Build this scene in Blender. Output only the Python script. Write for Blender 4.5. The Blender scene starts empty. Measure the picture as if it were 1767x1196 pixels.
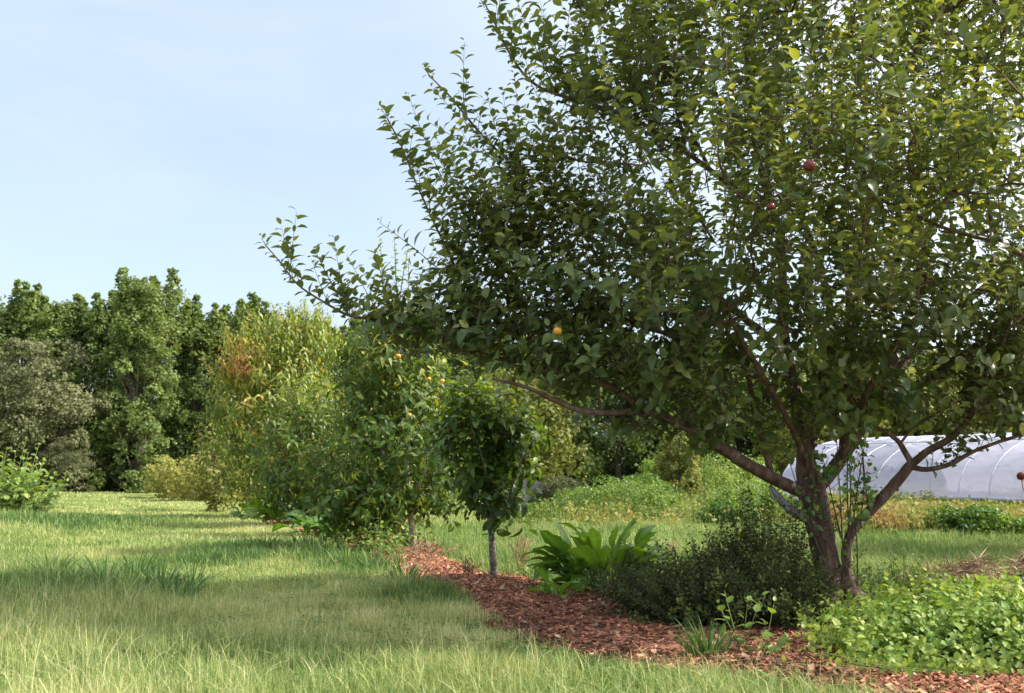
import bpy, math, random
import numpy as np
from mathutils import Vector, Matrix
R = math.radians
random.seed(7)
rng = np.random.default_rng(11)
sc = bpy.context.scene
COL = sc.collection

# ------------------------------------------------------------------ camera
F = 1900.0                       # focal length in photo pixels (1767 wide)
CX, CY, HZ = 883.5, 598.0, 822.0
CH = 1.2
PITCH = math.atan((HZ - CY) / F)
cam = bpy.data.cameras.new('camera')
cam.sensor_width = 36.0
cam.lens = F / 1767.0 * 36.0
cam.clip_start = 0.1
cam.clip_end = 3000
cam.dof.use_dof = True
cam.dof.focus_distance = 10.0
cam.dof.aperture_fstop = 4.0
co = bpy.data.objects.new('camera', cam)
co.location = (0, 0, CH)
co.rotation_euler = (R(90) + PITCH, 0, 0)
COL.objects.link(co)
sc.camera = co

# ------------------------------------------------------------------ sky + sun
SUN_EL, SUN_AZ = R(42), R(-1)   # azimuth: angle of the sun from the +x axis, away from the viewer
sd = Vector((math.cos(SUN_EL) * math.cos(SUN_AZ), math.cos(SUN_EL) * math.sin(SUN_AZ), math.sin(SUN_EL)))
w = bpy.data.worlds.new('World')
sc.world = w
w.use_nodes = True
nt = w.node_tree
nt.nodes.clear()
N = nt.nodes.new
out = N('ShaderNodeOutputWorld')
bg = N('ShaderNodeBackground')
sky = N('ShaderNodeTexSky')
sky.sky_type = 'NISHITA'
sky.sun_disc = False
sky.sun_elevation = SUN_EL
sky.sun_rotation = math.atan2(sd.x, sd.y)
sky.air_density = 1.0
sky.dust_density = 1.2
sky.ozone_density = 1.5
tc = N('ShaderNodeTexCoord')
mp = N('ShaderNodeMapping')
mp.inputs['Scale'].default_value = (1.6, 1.6, 5.5)
mp.inputs['Rotation'].default_value = (0, R(8), R(20))
no = N('ShaderNodeTexNoise')
no.inputs['Scale'].default_value = 1.3
no.inputs['Detail'].default_value = 7
no.inputs['Roughness'].default_value = 0.55
no.inputs['Distortion'].default_value = 0.4
cr = N('ShaderNodeMapRange')
cr.inputs['From Min'].default_value = 0.38
cr.inputs['From Max'].default_value = 0.66
cr.inputs['To Min'].default_value = 0.55
cr.inputs['To Max'].default_value = 0.92
mx = N('ShaderNodeMixRGB')
mx.inputs['Color2'].default_value = (2.85, 3.3, 3.65, 1)
L = nt.links.new
L(tc.outputs['Generated'], mp.inputs['Vector'])
L(mp.outputs['Vector'], no.inputs['Vector'])
L(no.outputs['Fac'], cr.inputs['Value'])
L(cr.outputs['Result'], mx.inputs['Fac'])
L(sky.outputs['Color'], mx.inputs['Color1'])
# thin haze is brighter in the part of the sky around the sun
vd = N('ShaderNodeVectorMath'); vd.operation = 'DOT_PRODUCT'
vd.inputs[1].default_value = tuple(sd)
L(tc.outputs['Generated'], vd.inputs[0])
mr = N('ShaderNodeMapRange'); mr.interpolation_type = 'SMOOTHSTEP'
mr.inputs['From Min'].default_value = 0.15; mr.inputs['From Max'].default_value = 1.0
mr.inputs['To Min'].default_value = 0.0; mr.inputs['To Max'].default_value = 1.0
L(vd.outputs['Value'], mr.inputs['Value'])
mg = N('ShaderNodeMixRGB'); mg.inputs['Color2'].default_value = (9.5, 9.6, 9.8, 1)
L(mr.outputs['Result'], mg.inputs['Fac']); L(mx.outputs['Color'], mg.inputs['Color1'])
L(mg.outputs['Color'], bg.inputs['Color'])
L(bg.outputs['Background'], out.inputs['Surface'])
bg.inputs['Strength'].default_value = 0.15

sl = bpy.data.lights.new('sun', 'SUN')
sl.energy = 5.0
sl.angle = R(0.55)
sl.color = (1.0, 0.93, 0.80)
so = bpy.data.objects.new('sun', sl)
so.rotation_euler = (-sd).to_track_quat('-Z', 'Y').to_euler()
so.location = (20, -8, 20)
COL.objects.link(so)
sc.view_settings.view_transform = 'Standard'
sc.view_settings.look = 'None'
sc.view_settings.gamma = 1
sc.view_settings.exposure = 0.87
sc.view_settings.use_curve_mapping = False
sc.cycles.max_bounces = 7
sc.cycles.diffuse_bounces = 3
sc.cycles.glossy_bounces = 2
sc.cycles.transmission_bounces = 4
sc.cycles.transparent_max_bounces = 6
sc.cycles.use_denoising = True

# ------------------------------------------------------------------ helpers
def W(px, py, d):
    """point seen at photo pixel (px, py) at forward distance d"""
    u = (px - CX) / F; v = (CY - py) / F
    c, s = math.cos(PITCH), math.sin(PITCH)
    y = c - s * v; z = s + c * v
    k = d / y
    return np.array((u * k, d, CH + z * k))

def terrain(x, y):
    x = np.asarray(x, float); y = np.asarray(y, float)
    h = 0.035 * np.sin(x * 0.55 + 1.3) * np.cos(y * 0.41) + 0.02 * np.sin(x * 1.7 + y * 0.9) + 0.012 * np.sin(x * 3.1 - y * 2.3)
    lane = -0.02 - 0.30 * y          # centre line of the mown lane
    t = np.clip((lane - 1.6 - x) / 3.0, 0, 1)
    h = h + 0.13 * t * t * (3 - 2 * t) * np.clip((y - 6) / 5, 0, 1)
    return h * np.clip((y - 1) / 4, 0, 1)

def gz(x, y):
    return float(terrain(x, y))

def G(px, py):
    """ground point under photo pixel"""
    d = F * CH / (py - HZ)
    p = W(px, py, d)
    return p[0], p[1], gz(p[0], p[1])

def vnoise(x, y, s, seed=0):
    """cheap smooth value noise, 0..1"""
    x = np.asarray(x, float) * s + 17.3 * seed; y = np.asarray(y, float) * s + 9.1 * seed
    def h(i, j):
        v = np.sin(i * 127.1 + j * 311.7 + seed * 13.7) * 43758.5453
        return v - np.floor(v)
    xi = np.floor(x); yi = np.floor(y); fx = x - xi; fy = y - yi
    fx = fx * fx * (3 - 2 * fx); fy = fy * fy * (3 - 2 * fy)
    a = h(xi, yi) * (1 - fx) + h(xi + 1, yi) * fx
    b = h(xi, yi + 1) * (1 - fx) + h(xi + 1, yi + 1) * fx
    return a * (1 - fy) + b * fy

class MB:
    """collects vertices, tri / quad faces, tint and material slot, links ONE mesh"""
    def __init__(s):
        s.V = []; s.T = []; s.Q = []; s.tm = []; s.qm = []; s.tint = []; s.n = 0
    def add(s, V, tris=None, quads=None, tint=0.5, mat=0):
        V = np.asarray(V, np.float32).reshape(-1, 3)
        s.V.append(V)
        t = np.empty(len(V), np.float32); t[:] = tint
        s.tint.append(t)
        if tris is not None and len(tris):
            t_ = np.asarray(tris, np.int64).reshape(-1, 3) + s.n; s.T.append(t_); s.tm.append(np.full(len(t_), mat, np.int32))
        if quads is not None and len(quads):
            q_ = np.asarray(quads, np.int64).reshape(-1, 4) + s.n; s.Q.append(q_); s.qm.append(np.full(len(q_), mat, np.int32))
        s.n += len(V)
    def build(s, name, mats, parent=None, smooth=True, origin=None):
        V = np.concatenate(s.V)
        if origin is not None: V = V - np.asarray(origin, np.float32)
        T = np.concatenate(s.T) if s.T else np.zeros((0, 3), np.int64)
        Q = np.concatenate(s.Q) if s.Q else np.zeros((0, 4), np.int64)
        me = bpy.data.meshes.new(name)
        me.vertices.add(len(V)); me.vertices.foreach_set('co', V.astype(np.float32).ravel())
        nl = len(T) * 3 + len(Q) * 4
        me.loops.add(nl)
        me.loops.foreach_set('vertex_index', np.concatenate([T.ravel(), Q.ravel()]).astype(np.int32))
        me.polygons.add(len(T) + len(Q))
        st = np.concatenate([np.arange(len(T)) * 3, len(T) * 3 + np.arange(len(Q)) * 4]).astype(np.int32)
        me.polygons.foreach_set('loop_start', st)
        mi = np.concatenate(s.tm + s.qm) if (s.tm or s.qm) else np.zeros(0, np.int32)
        me.polygons.foreach_set('material_index', mi.astype(np.int32))
        me.polygons.foreach_set('use_smooth', np.full(len(T) + len(Q), smooth, bool))
        me.update(calc_edges=True)
        a = me.attributes.new('tint', 'FLOAT', 'POINT')
        a.data.foreach_set('value', np.concatenate(s.tint))
        if not isinstance(mats, (list, tuple)): mats = [mats]
        for m in mats: me.materials.append(m)
        o = bpy.data.objects.new(name, me)
        COL.objects.link(o)
        if parent is not None: o.parent = parent
        return o

def tag(o, label=None, cat=None, group=None, kind=None):
    if label: o['label'] = label
    if cat: o['category'] = cat
    if group: o['group'] = group
    if kind: o['kind'] = kind
    return o

def thing(name, label, cat, loc=(0, 0, 0), rz=0, group=None, scale=None):
    o = bpy.data.objects.new(name, None)
    o.empty_display_size = 0.1
    COL.objects.link(o)
    o.location = loc; o.rotation_euler = (0, 0, rz)
    if scale is not None: o.scale = (scale if isinstance(scale, (tuple, list)) else (scale,) * 3)
    return tag(o, label, cat, group)

def copy_tree(o, parent=None):
    c = o.copy(); COL.objects.link(c)
    if parent is not None: c.parent = parent
    for ch in list(o.children): copy_tree(ch, c)
    return c

def unit(v):
    v = np.asarray(v, float)
    return v / (np.linalg.norm(v, axis=-1, keepdims=True) + 1e-9)

def tube(mb, P, rad, sides=6, tint=0.5, mat=0, cap=True, wob=0.0):
    P = np.asarray(P, float); n = len(P)
    rad = np.broadcast_to(np.asarray(rad, float), (n,))
    T = unit(np.gradient(P, axis=0))
    a = np.array((0, 0, 1.0)) if abs(T[0, 2]) < 0.9 else np.array((1.0, 0, 0))
    u = unit(np.cross(T[0], a)); rings = []
    ang = np.linspace(0, 2 * math.pi, sides, endpoint=False)
    for i in range(n):
        u = unit(u - T[i] * np.dot(u, T[i])); v = np.cross(T[i], u)
        r = rad[i] * (1 + (wob * (rng.random(sides) - 0.5) if wob else 0))
        rings.append(P[i] + (np.cos(ang) * r)[:, None] * u + (np.sin(ang) * r)[:, None] * v)
    V = np.concatenate(rings)
    i = np.arange(n - 1)[:, None] * sides; j = np.arange(sides)[None, :]; k = (np.arange(sides) + 1) % sides
    k = k[None, :]
    Qd = np.stack([i + j, i + k, i + sides + k, i + sides + j], -1).reshape(-1, 4)
    Tr = []
    if cap:
        V = np.vstack([V, P[-1] + T[-1] * rad[-1] * 0.4]); e = n * sides
        Tr = [((n - 1) * sides + a_, (n - 1) * sides + (a_ + 1) % sides, e) for a_ in range(sides)]
    mb.add(V, Tr, Qd, tint, mat)

def smooth_line(P, per=4):
    """Catmull-Rom through rows of P (any number of columns)"""
    P = np.asarray(P, float)
    Pe = np.vstack([2 * P[0] - P[1], P, 2 * P[-1] - P[-2]])
    o = []
    for i in range(1, len(Pe) - 2):
        a, b, c, d = Pe[i - 1:i + 3]
        for t in np.arange(per) / per:
            o.append(0.5 * (2 * b + (c - a) * t + (2 * a - 5 * b + 4 * c - d) * t * t + (3 * b - a - 3 * c + d) * t ** 3))
    o.append(P[-1])
    return np.array(o)

# leaf templates: (x, y, z) with y along the leaf, plus faces
def leaf_template(stations, fold=0.18):
    """stations: list of (y, halfwidth)"""
    V = [(0, 0, 0)]; Tn = []; Qn = []
    for (y, hw) in stations:
        V += [(-hw, y, fold * hw), (0, y, 0), (hw, y, fold * hw)]
    tip = len(V); V.append((0, 1, 0))
    Tn += [(0, 2, 1), (0, 3, 2)]
    for s in range(len(stations) - 1):
        a = 1 + 3 * s; b = a + 3
        Qn += [(a, a + 1, b + 1, b), (a + 1, a + 2, b + 2, b + 1)]
    a = 1 + 3 * (len(stations) - 1)
    Tn += [(a, a + 1, tip), (a + 1, a + 2, tip)]
    return np.array(V, float), np.array(Tn), np.array(Qn) if Qn else np.zeros((0, 4), int)

OVATE = leaf_template([(0.16, 0.17), (0.45, 0.26), (0.76, 0.17)], 0.30)
OVATE2 = leaf_template([(0.25, 0.27), (0.68, 0.24)], 0.25)
LANCE = leaf_template([(0.3, 0.12), (0.65, 0.10)], 0.3)
BROAD = leaf_template([(0.18, 0.26), (0.5, 0.34), (0.8, 0.22)], 0.25)
SMALL = leaf_template([(0.5, 0.30)], 0.2)
STRAP = leaf_template([(0.12, 0.07), (0.35, 0.17), (0.6, 0.20), (0.82, 0.13)], 0.35)

def add_leaves(mb, tmpl, pos, dirn, nrm, size, droop=0.3, tint=0.5, mat=0, width=1.0, twist=0.0):
    V0, T0, Q0 = tmpl
    pos = np.asarray(pos, float); n = len(pos)
    if n == 0: return
    d = unit(dirn); nr = np.asarray(nrm, float); nr = unit(nr - d * np.sum(nr * d, 1, keepdims=True)); s = np.cross(d, nr)
    size = np.broadcast_to(size, (n,)); droop = np.broadcast_to(droop, (n,)); width = np.broadcast_to(width, (n,))
    if np.ndim(twist) or twist:
        pass
    x = V0[None, :, 0] * width[:, None]; y = V0[None, :, 1]; z = V0[None, :, 2]
    yy = y * (1 - 0.25 * droop[:, None] * y)
    zz = z - droop[:, None] * y * y * 0.6
    if twist:
        tw = rng.normal(0, twist, n)[:, None] * y
        x, zz = x * np.cos(tw) - zz * 0 - 0 * tw, zz + x * np.sin(tw)
    V = pos[:, None, :] + size[:, None, None] * (x[..., None] * s[:, None, :] + yy[..., None] * d[:, None, :] + zz[..., None] * nr[:, None, :])
    k = len(V0); off = (np.arange(n) * k)[:, None, None]
    T = (T0[None] + off).reshape(-1, 3)
    Q = (Q0[None] + off).reshape(-1, 4) if len(Q0) else None
    tt = np.repeat(np.broadcast_to(tint, (n,)), k)
    mb.add(V.reshape(-1, 3), T, Q, tt, mat)

# ------------------------------------------------------------------ materials
def newmat(name):
    m = bpy.data.materials.new(name); m.use_nodes = True
    m.node_tree.nodes.clear()
    return m, m.node_tree.nodes.new, m.node_tree.links.new

def ramp(node, stops):
    r = node.color_ramp
    while len(r.elements) > 1: r.elements.remove(r.elements[-1])
    r.elements[0].position = stops[0][0]; r.elements[0].color = (*stops[0][1], 1)
    for p, c in stops[1:]:
        e = r.elements.new(p); e.color = (*c, 1)

def leafmat(name, stops, rough=0.45, transl=0.3, back=None, spec=0.4, tcol=None):
    m, n, l = newmat(name)
    o = n('ShaderNodeOutputMaterial'); at = n('ShaderNodeAttribute'); at.attribute_name = 'tint'
    cr = n('ShaderNodeValToRGB'); ramp(cr, stops); l(at.outputs['Fac'], cr.inputs['Fac'])
    colo = cr.outputs['Color']
    if back:
        g = n('ShaderNodeNewGeometry'); mx = n('ShaderNodeMixRGB'); mx.inputs['Color2'].default_value = (*back, 1)
        ml = n('ShaderNodeMath'); ml.operation = 'MULTIPLY'; ml.inputs[1].default_value = 0.75
        l(g.outputs['Backfacing'], ml.inputs[0]); l(ml.outputs[0], mx.inputs['Fac']); l(colo, mx.inputs['Color1']); colo2 = mx.outputs['Color']
    else: colo2 = colo
    p = n('ShaderNodeBsdfPrincipled'); p.inputs['Roughness'].default_value = rough
    p.inputs['Specular IOR Level'].default_value = spec
    l(colo2, p.inputs['Base Color'])
    t = n('ShaderNodeBsdfTranslucent')
    hs = n('ShaderNodeMixRGB'); hs.blend_type = 'MULTIPLY'; hs.inputs['Fac'].default_value = 1
    hs.inputs['Color2'].default_value = (*(tcol or (2.2, 2.0, 0.7)), 1)
    l(colo, hs.inputs['Color1']); l(hs.outputs['Color'], t.inputs['Color'])
    ms = n('ShaderNodeMixShader'); ms.inputs['Fac'].default_value = transl
    l(p.outputs[0], ms.inputs[1]); l(t.outputs[0], ms.inputs[2]); l(ms.outputs[0], o.inputs['Surface'])
    return m

def noisemat(name, stops, scale=6, detail=6, rough=0.85, bump=0.3, bscale=None, stretch=(1, 1, 1), spec=0.2, tint=0.0, coord='Object', rl=0.6):
    m, n, l = newmat(name)
    o = n('ShaderNodeOutputMaterial'); tcn = n('ShaderNodeTexCoord'); mpn = n('ShaderNodeMapping')
    mpn.inputs['Scale'].default_value = stretch
    l(tcn.outputs[coord], mpn.inputs['Vector'])
    nn = n('ShaderNodeTexNoise'); nn.inputs['Scale'].default_value = scale; nn.inputs['Detail'].default_value = detail
    nn.inputs['Roughness'].default_value = rl
    l(mpn.outputs[0], nn.inputs['Vector'])
    fac = nn.outputs['Fac']
    if tint:
        at = n('ShaderNodeAttribute'); at.attribute_name = 'tint'
        mm = n('ShaderNodeMath'); mm.operation = 'MULTIPLY_ADD'; mm.inputs[1].default_value = tint
        sb = n('ShaderNodeMath'); sb.operation = 'SUBTRACT'; sb.inputs[1].default_value = 0.5
        l(at.outputs['Fac'], sb.inputs[0]); l(sb.outputs[0], mm.inputs[0]); l(fac, mm.inputs[2]); fac = mm.outputs[0]
    cr = n('ShaderNodeValToRGB'); ramp(cr, stops); l(fac, cr.inputs['Fac'])
    p = n('ShaderNodeBsdfPrincipled'); p.inputs['Roughness'].default_value = rough; p.inputs['Specular IOR Level'].default_value = spec
    l(cr.outputs['Color'], p.inputs['Base Color'])
    if bump:
        n2 = n('ShaderNodeTexNoise'); n2.inputs['Scale'].default_value = bscale or scale * 3; n2.inputs['Detail'].default_value = 5
        l(mpn.outputs[0], n2.inputs['Vector'])
        b = n('ShaderNodeBump'); b.inputs['Strength'].default_value = bump; b.inputs['Distance'].default_value = 0.02
        l(n2.outputs['Fac'], b.inputs['Height']); l(b.outputs[0], p.inputs['Normal'])
    l(p.outputs[0], o.inputs['Surface'])
    return m

def plain(name, col, rough=0.6, spec=0.3, metal=0.0):
    c = np.array(col)
    return noisemat(name, [(0.35, tuple(c * 0.8)), (0.65, tuple(np.minimum(c * 1.15, 1)))], 9, 4, rough, 0.1, spec=spec)

M = {}
M['bark'] = noisemat('apple_bark', [(0.25, (0.05, 0.028, 0.022)), (0.5, (0.13, 0.08, 0.066)), (0.62, (0.2, 0.14, 0.12)), (0.75, (0.30, 0.26, 0.23))], 14, 8, 0.8, 0.9, 30, (1, 1, 0.45))
M['twig'] = noisemat('apple_twig', [(0.3, (0.06, 0.035, 0.03)), (0.7, (0.15, 0.10, 0.085))], 20, 3, 0.7, 0)
M['deadwood'] = noisemat('dead_wood', [(0.3, (0.12, 0.10, 0.10)), (0.6, (0.32, 0.29, 0.29)), (0.8, (0.45, 0.42, 0.42))], 10, 6, 0.85, 0.8, 25, (1, 1, 0.4))
M['palebark'] = noisemat('pale_bark', [(0.3, (0.18, 0.13, 0.10)), (0.5, (0.42, 0.36, 0.29)), (0.75, (0.62, 0.57, 0.48))], 9, 6, 0.8, 0.5, 30)
M['redbark'] = noisemat('red_bark', [(0.3, (0.10, 0.05, 0.035)), (0.7, (0.30, 0.17, 0.12))], 9, 6, 0.8, 0.5, 30)
M['darkbark'] = noisemat('forest_bark', [(0.3, (0.03, 0.025, 0.02)), (0.7, (0.11, 0.09, 0.07))], 3, 6, 0.9, 0.4, 12)
M['apple_leaf'] = leafmat('apple_leaf', [(0.0, (0.030, 0.054, 0.020)), (0.4, (0.078, 0.122, 0.034)), (0.7, (0.17, 0.215, 0.06)), (1.0, (0.34, 0.35, 0.12))], 0.36, 0.30, back=(0.22, 0.25, 0.155), spec=0.5, tcol=(2.3, 2.0, 0.6))
M['sprout_leaf'] = leafmat('sprout_leaf', [(0.0, (0.05, 0.12, 0.03)), (0.5, (0.10, 0.2, 0.045)), (1.0, (0.3, 0.36, 0.07))], 0.38, 0.35, back=(0.2, 0.26, 0.15), spec=0.5)
M['peach_leaf'] = leafmat('peach_leaf', [(0.0, (0.035, 0.075, 0.018)), (0.35, (0.085, 0.145, 0.026)), (0.65, (0.18, 0.235, 0.04)), (0.85, (0.32, 0.31, 0.06)), (1.0, (0.42, 0.20, 0.08))], 0.42, 0.34)
M['pear_leaf'] = leafmat('pear_leaf', [(0.0, (0.03, 0.07, 0.018)), (0.5, (0.07, 0.13, 0.025)), (0.8, (0.18, 0.22, 0.035)), (1.0, (0.36, 0.34, 0.07))], 0.5, 0.3, spec=.3)
M['dark_leaf'] = leafmat('dark_leaf', [(0.0, (0.02, 0.045, 0.014)), (0.5, (0.05, 0.105, 0.02)), (0.85, (0.14, 0.22, 0.035)), (1.0, (0.28, 0.32, 0.07))], 0.42, 0.32, spec=0.4)
M['far_leaf'] = leafmat('forest_leaf', [(0.0, (0.055, 0.088, 0.035)), (0.5, (0.135, 0.19, 0.065)), (1.0, (0.27, 0.32, 0.12))], 0.7, 0.28, spec=0.1)  # leaf tones lightened to stand in for distance haze
M['olive_leaf'] = leafmat('olive_leaf', [(0.0, (0.055, 0.066, 0.032)), (0.5, (0.135, 0.148, 0.072)), (1.0, (0.25, 0.255, 0.14))], 0.7, 0.22, spec=0.15, tcol=(1.5, 1.4, 0.8))
M['yellow_leaf'] = leafmat('yellow_green_leaf', [(0.0, (0.09, 0.11, 0.03)), (0.5, (0.22, 0.24, 0.06)), (1.0, (0.40, 0.36, 0.12))], 0.6, 0.32, spec=0.2, tcol=(1.5, 1.4, 0.7))
M['lime_leaf'] = leafmat('lime_leaf', [(0.0, (0.07, 0.13, 0.025)), (0.5, (0.17, 0.26, 0.055)), (1.0, (0.36, 0.40, 0.11))], 0.45, 0.35, tcol=(1.6, 1.5, 0.7))
M['balm_leaf'] = leafmat('balm_leaf', [(0.0, (0.05, 0.11, 0.02)), (0.5, (0.155, 0.255, 0.045)), (0.85, (0.31, 0.39, 0.09)), (1.0, (0.36, 0.40, 0.12))], 0.5, 0.32, spec=.3, tcol=(1.7, 1.6, 0.6))
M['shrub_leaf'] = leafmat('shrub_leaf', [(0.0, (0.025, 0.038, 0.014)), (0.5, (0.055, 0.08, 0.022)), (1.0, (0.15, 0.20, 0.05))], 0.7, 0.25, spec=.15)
M['comfrey'] = leafmat('comfrey_leaf', [(0.0, (0.06, 0.13, 0.02)), (0.5, (0.14, 0.25, 0.035)), (1.0, (0.24, 0.34, 0.06))], 0.38, 0.32, spec=0.5, tcol=(1.7, 1.8, 0.5))
M['grass'] = leafmat('grass_blade', [(0.0, (0.05, 0.12, 0.035)), (0.3, (0.125, 0.21, 0.065)), (0.6, (0.29, 0.36, 0.12)), (0.85, (0.51, 0.50, 0.25)), (1.0, (0.66, 0.59, 0.35))], 0.6, 0.3, spec=0.2, tcol=(1.3, 1.25, 0.7))
M['weeds'] = leafmat('weed_leaf', [(0.0, (0.08, 0.14, 0.03)), (0.35, (0.20, 0.245, 0.07)), (0.65, (0.33, 0.30, 0.11)), (0.88, (0.34, 0.22, 0.11)), (1.0, (0.26, 0.13, 0.08))], 0.7, 0.3, spec=0.15, tcol=(1.3, 1.2, 0.7))
M['chips'] = leafmat('wood_chip', [(0.0, (0.06, 0.028, 0.02)), (0.3, (0.20, 0.08, 0.05)), (0.6, (0.42, 0.17, 0.095)), (0.82, (0.60, 0.30, 0.17)), (0.92, (0.50, 0.42, 0.36)), (1.0, (0.70, 0.50, 0.34))], 0.75, 0.0, spec=0.2)
M['straw'] = leafmat('straw', [(0.0, (0.12, 0.075, 0.05)), (0.5, (0.28, 0.19, 0.12)), (1.0, (0.50, 0.40, 0.25))], 0.7, 0.15, spec=0.2, tcol=(1.2, 1.1, 0.8))
M['mulch'] = noisemat('mulch_soil', [(0.3, (0.06, 0.03, 0.022)), (0.5, (0.17, 0.08, 0.055)), (0.7, (0.33, 0.16, 0.10))], 14, 8, 0.95, 0.8, 40, coord='Object')

# ------------------------------------------------------------------ ground
def bed_centre(y):
    """centre line (x) and half width of the mulch strip the trees stand in"""
    ys = [4.0, 6.3, 7.2, 8.2, 9.2, 10.2, 12.0, 13.5, 16.0, 18.5, 22.0, 27.0, 33.0, 38.0, 48]
    lf = [3.2, 1.55, 0.75, 0.05, -0.25, -0.35, -0.95, -1.35, -2.2, -2.9, -3.9, -5.6, -7.8, -9.6, -13]
    rt = [9.5, 9.0, 8.6, 8.0, 5.2, 3.8, 0.75, -0.25, -0.95, -1.2, -2.3, -3.9, -6.0, -7.8, -11.5]
    l = np.interp(y, ys, lf); r = np.interp(y, ys, rt)
    return l, r

def bed_dist(x, y):
    """positive inside the mulch strip: metres to its edge (rough)"""
    l, r = bed_centre(y)
    wob = 0.22 * (vnoise(x, y, 1.6, 3) - 0.5) + 0.16 * (vnoise(x, y, 5.0, 4) - 0.5)
    return np.minimum(x - l, r - x) + wob

def bed_h(x, y):
    d = bed_dist(x, y)
    return 0.07 * np.clip(d / 0.5, 0, 1)

def ground_z(x, y):
    return terrain(x, y) + np.where(bed_dist(x, y) > 0, bed_h(x, y), 0)

def grid_mesh(mb, xs, ys, zf):
    X, Y = np.meshgrid(xs, ys); Z = zf(X, Y)
    V = np.stack([X, Y, Z], -1).reshape(-1, 3)
    nx = len(xs); ny = len(ys)
    i = np.arange(ny - 1)[:, None] * nx + np.arange(nx - 1)[None]
    mb.add(V, None, np.stack([i, i + 1, i + nx + 1, i + nx], -1).reshape(-1, 4))

def spaced(a, b, c, n, m):
    t = np.linspace(-1, 1, n)
    return np.unique(np.concatenate([np.linspace(a, b, m), np.sign(t) * np.abs(t) ** 3 * c]))

m, n_, l_ = newmat('field_ground')
o_ = n_('ShaderNodeOutputMaterial'); tcn = n_('ShaderNodeTexCoord')
nn1 = n_('ShaderNodeTexNoise'); nn1.inputs['Scale'].default_value = 0.22; nn1.inputs['Detail'].default_value = 6
nn2 = n_('ShaderNodeTexNoise'); nn2.inputs['Scale'].default_value = 7; nn2.inputs['Detail'].default_value = 8
l_(tcn.outputs['Object'], nn1.inputs['Vector']); l_(tcn.outputs['Object'], nn2.inputs['Vector'])
r1 = n_('ShaderNodeValToRGB'); ramp(r1, [(0.3, (0.10, 0.16, 0.035)), (0.5, (0.21, 0.25, 0.07)), (0.7, (0.31, 0.31, 0.12))])
r2 = n_('ShaderNodeValToRGB'); ramp(r2, [(0.3, (0.45, 0.45, 0.45)), (0.7, (1.1, 1.1, 1.1))])
mm = n_('ShaderNodeMixRGB'); mm.blend_type = 'MULTIPLY'; mm.inputs['Fac'].default_value = 1
l_(nn1.outputs['Fac'], r1.inputs['Fac']); l_(nn2.outputs['Fac'], r2.inputs['Fac'])
l_(r1.outputs[0], mm.inputs['Color1']); l_(r2.outputs[0], mm.inputs['Color2'])
pp = n_('ShaderNodeBsdfPrincipled'); pp.inputs['Roughness'].default_value = 0.95; pp.inputs['Specular IOR Level'].default_value = 0.1
bb = n_('ShaderNodeBump'); bb.inputs['Strength'].default_value = 0.6; bb.inputs['Distance'].default_value = 0.05
l_(nn2.outputs['Fac'], bb.inputs['Height']); l_(bb.outputs[0], pp.inputs['Normal'])
l_(mm.outputs[0], pp.inputs['Base Color']); l_(pp.outputs[0], o_.inputs['Surface'])
M['field'] = m

mb = MB()
xs = np.unique(np.round(np.concatenate([np.linspace(-30, 30, 201), np.linspace(-900, 900, 61)]), 3))
ys = np.unique(np.round(np.concatenate([np.linspace(-2, 60, 207), np.linspace(-900, 1500, 81)]), 3))
grid_mesh(mb, xs, ys, lambda x, y: terrain(x, y) * np.where((np.abs(x) < 40) & (y < 70), 1, 0))
tag(mb.build('ground', M['field']), kind='structure')

# mulch bed: a low mound following the row of trees
mb = MB()
ysb = np.concatenate([np.arange(4.0, 16, 0.12), np.arange(16, 31, 0.3)])
rows = []
nxb = 56
for y in ysb:
    l, r = bed_centre(y)
    x = np.linspace(l, r, nxb)
    z = terrain(x, np.full(nxb, y)) + bed_h(x, np.full(nxb, y)) + 0.02 * (vnoise(x, np.full(nxb, y), 4.0, 8) - 0.5)
    z[0] -= 0.06; z[-1] -= 0.06
    z[1:-1] += 0.004
    rows.append(np.stack([x, np.full(nxb, y), z], -1))
V = np.concatenate(rows)
i = np.arange(len(ysb) - 1)[:, None] * nxb + np.arange(nxb - 1)[None]
mb.add(V, None, np.stack([i, i + 1, i + nxb + 1, i + nxb], -1).reshape(-1, 4))
tag(mb.build('mulch_bed', M['mulch']), kind='structure')

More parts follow.
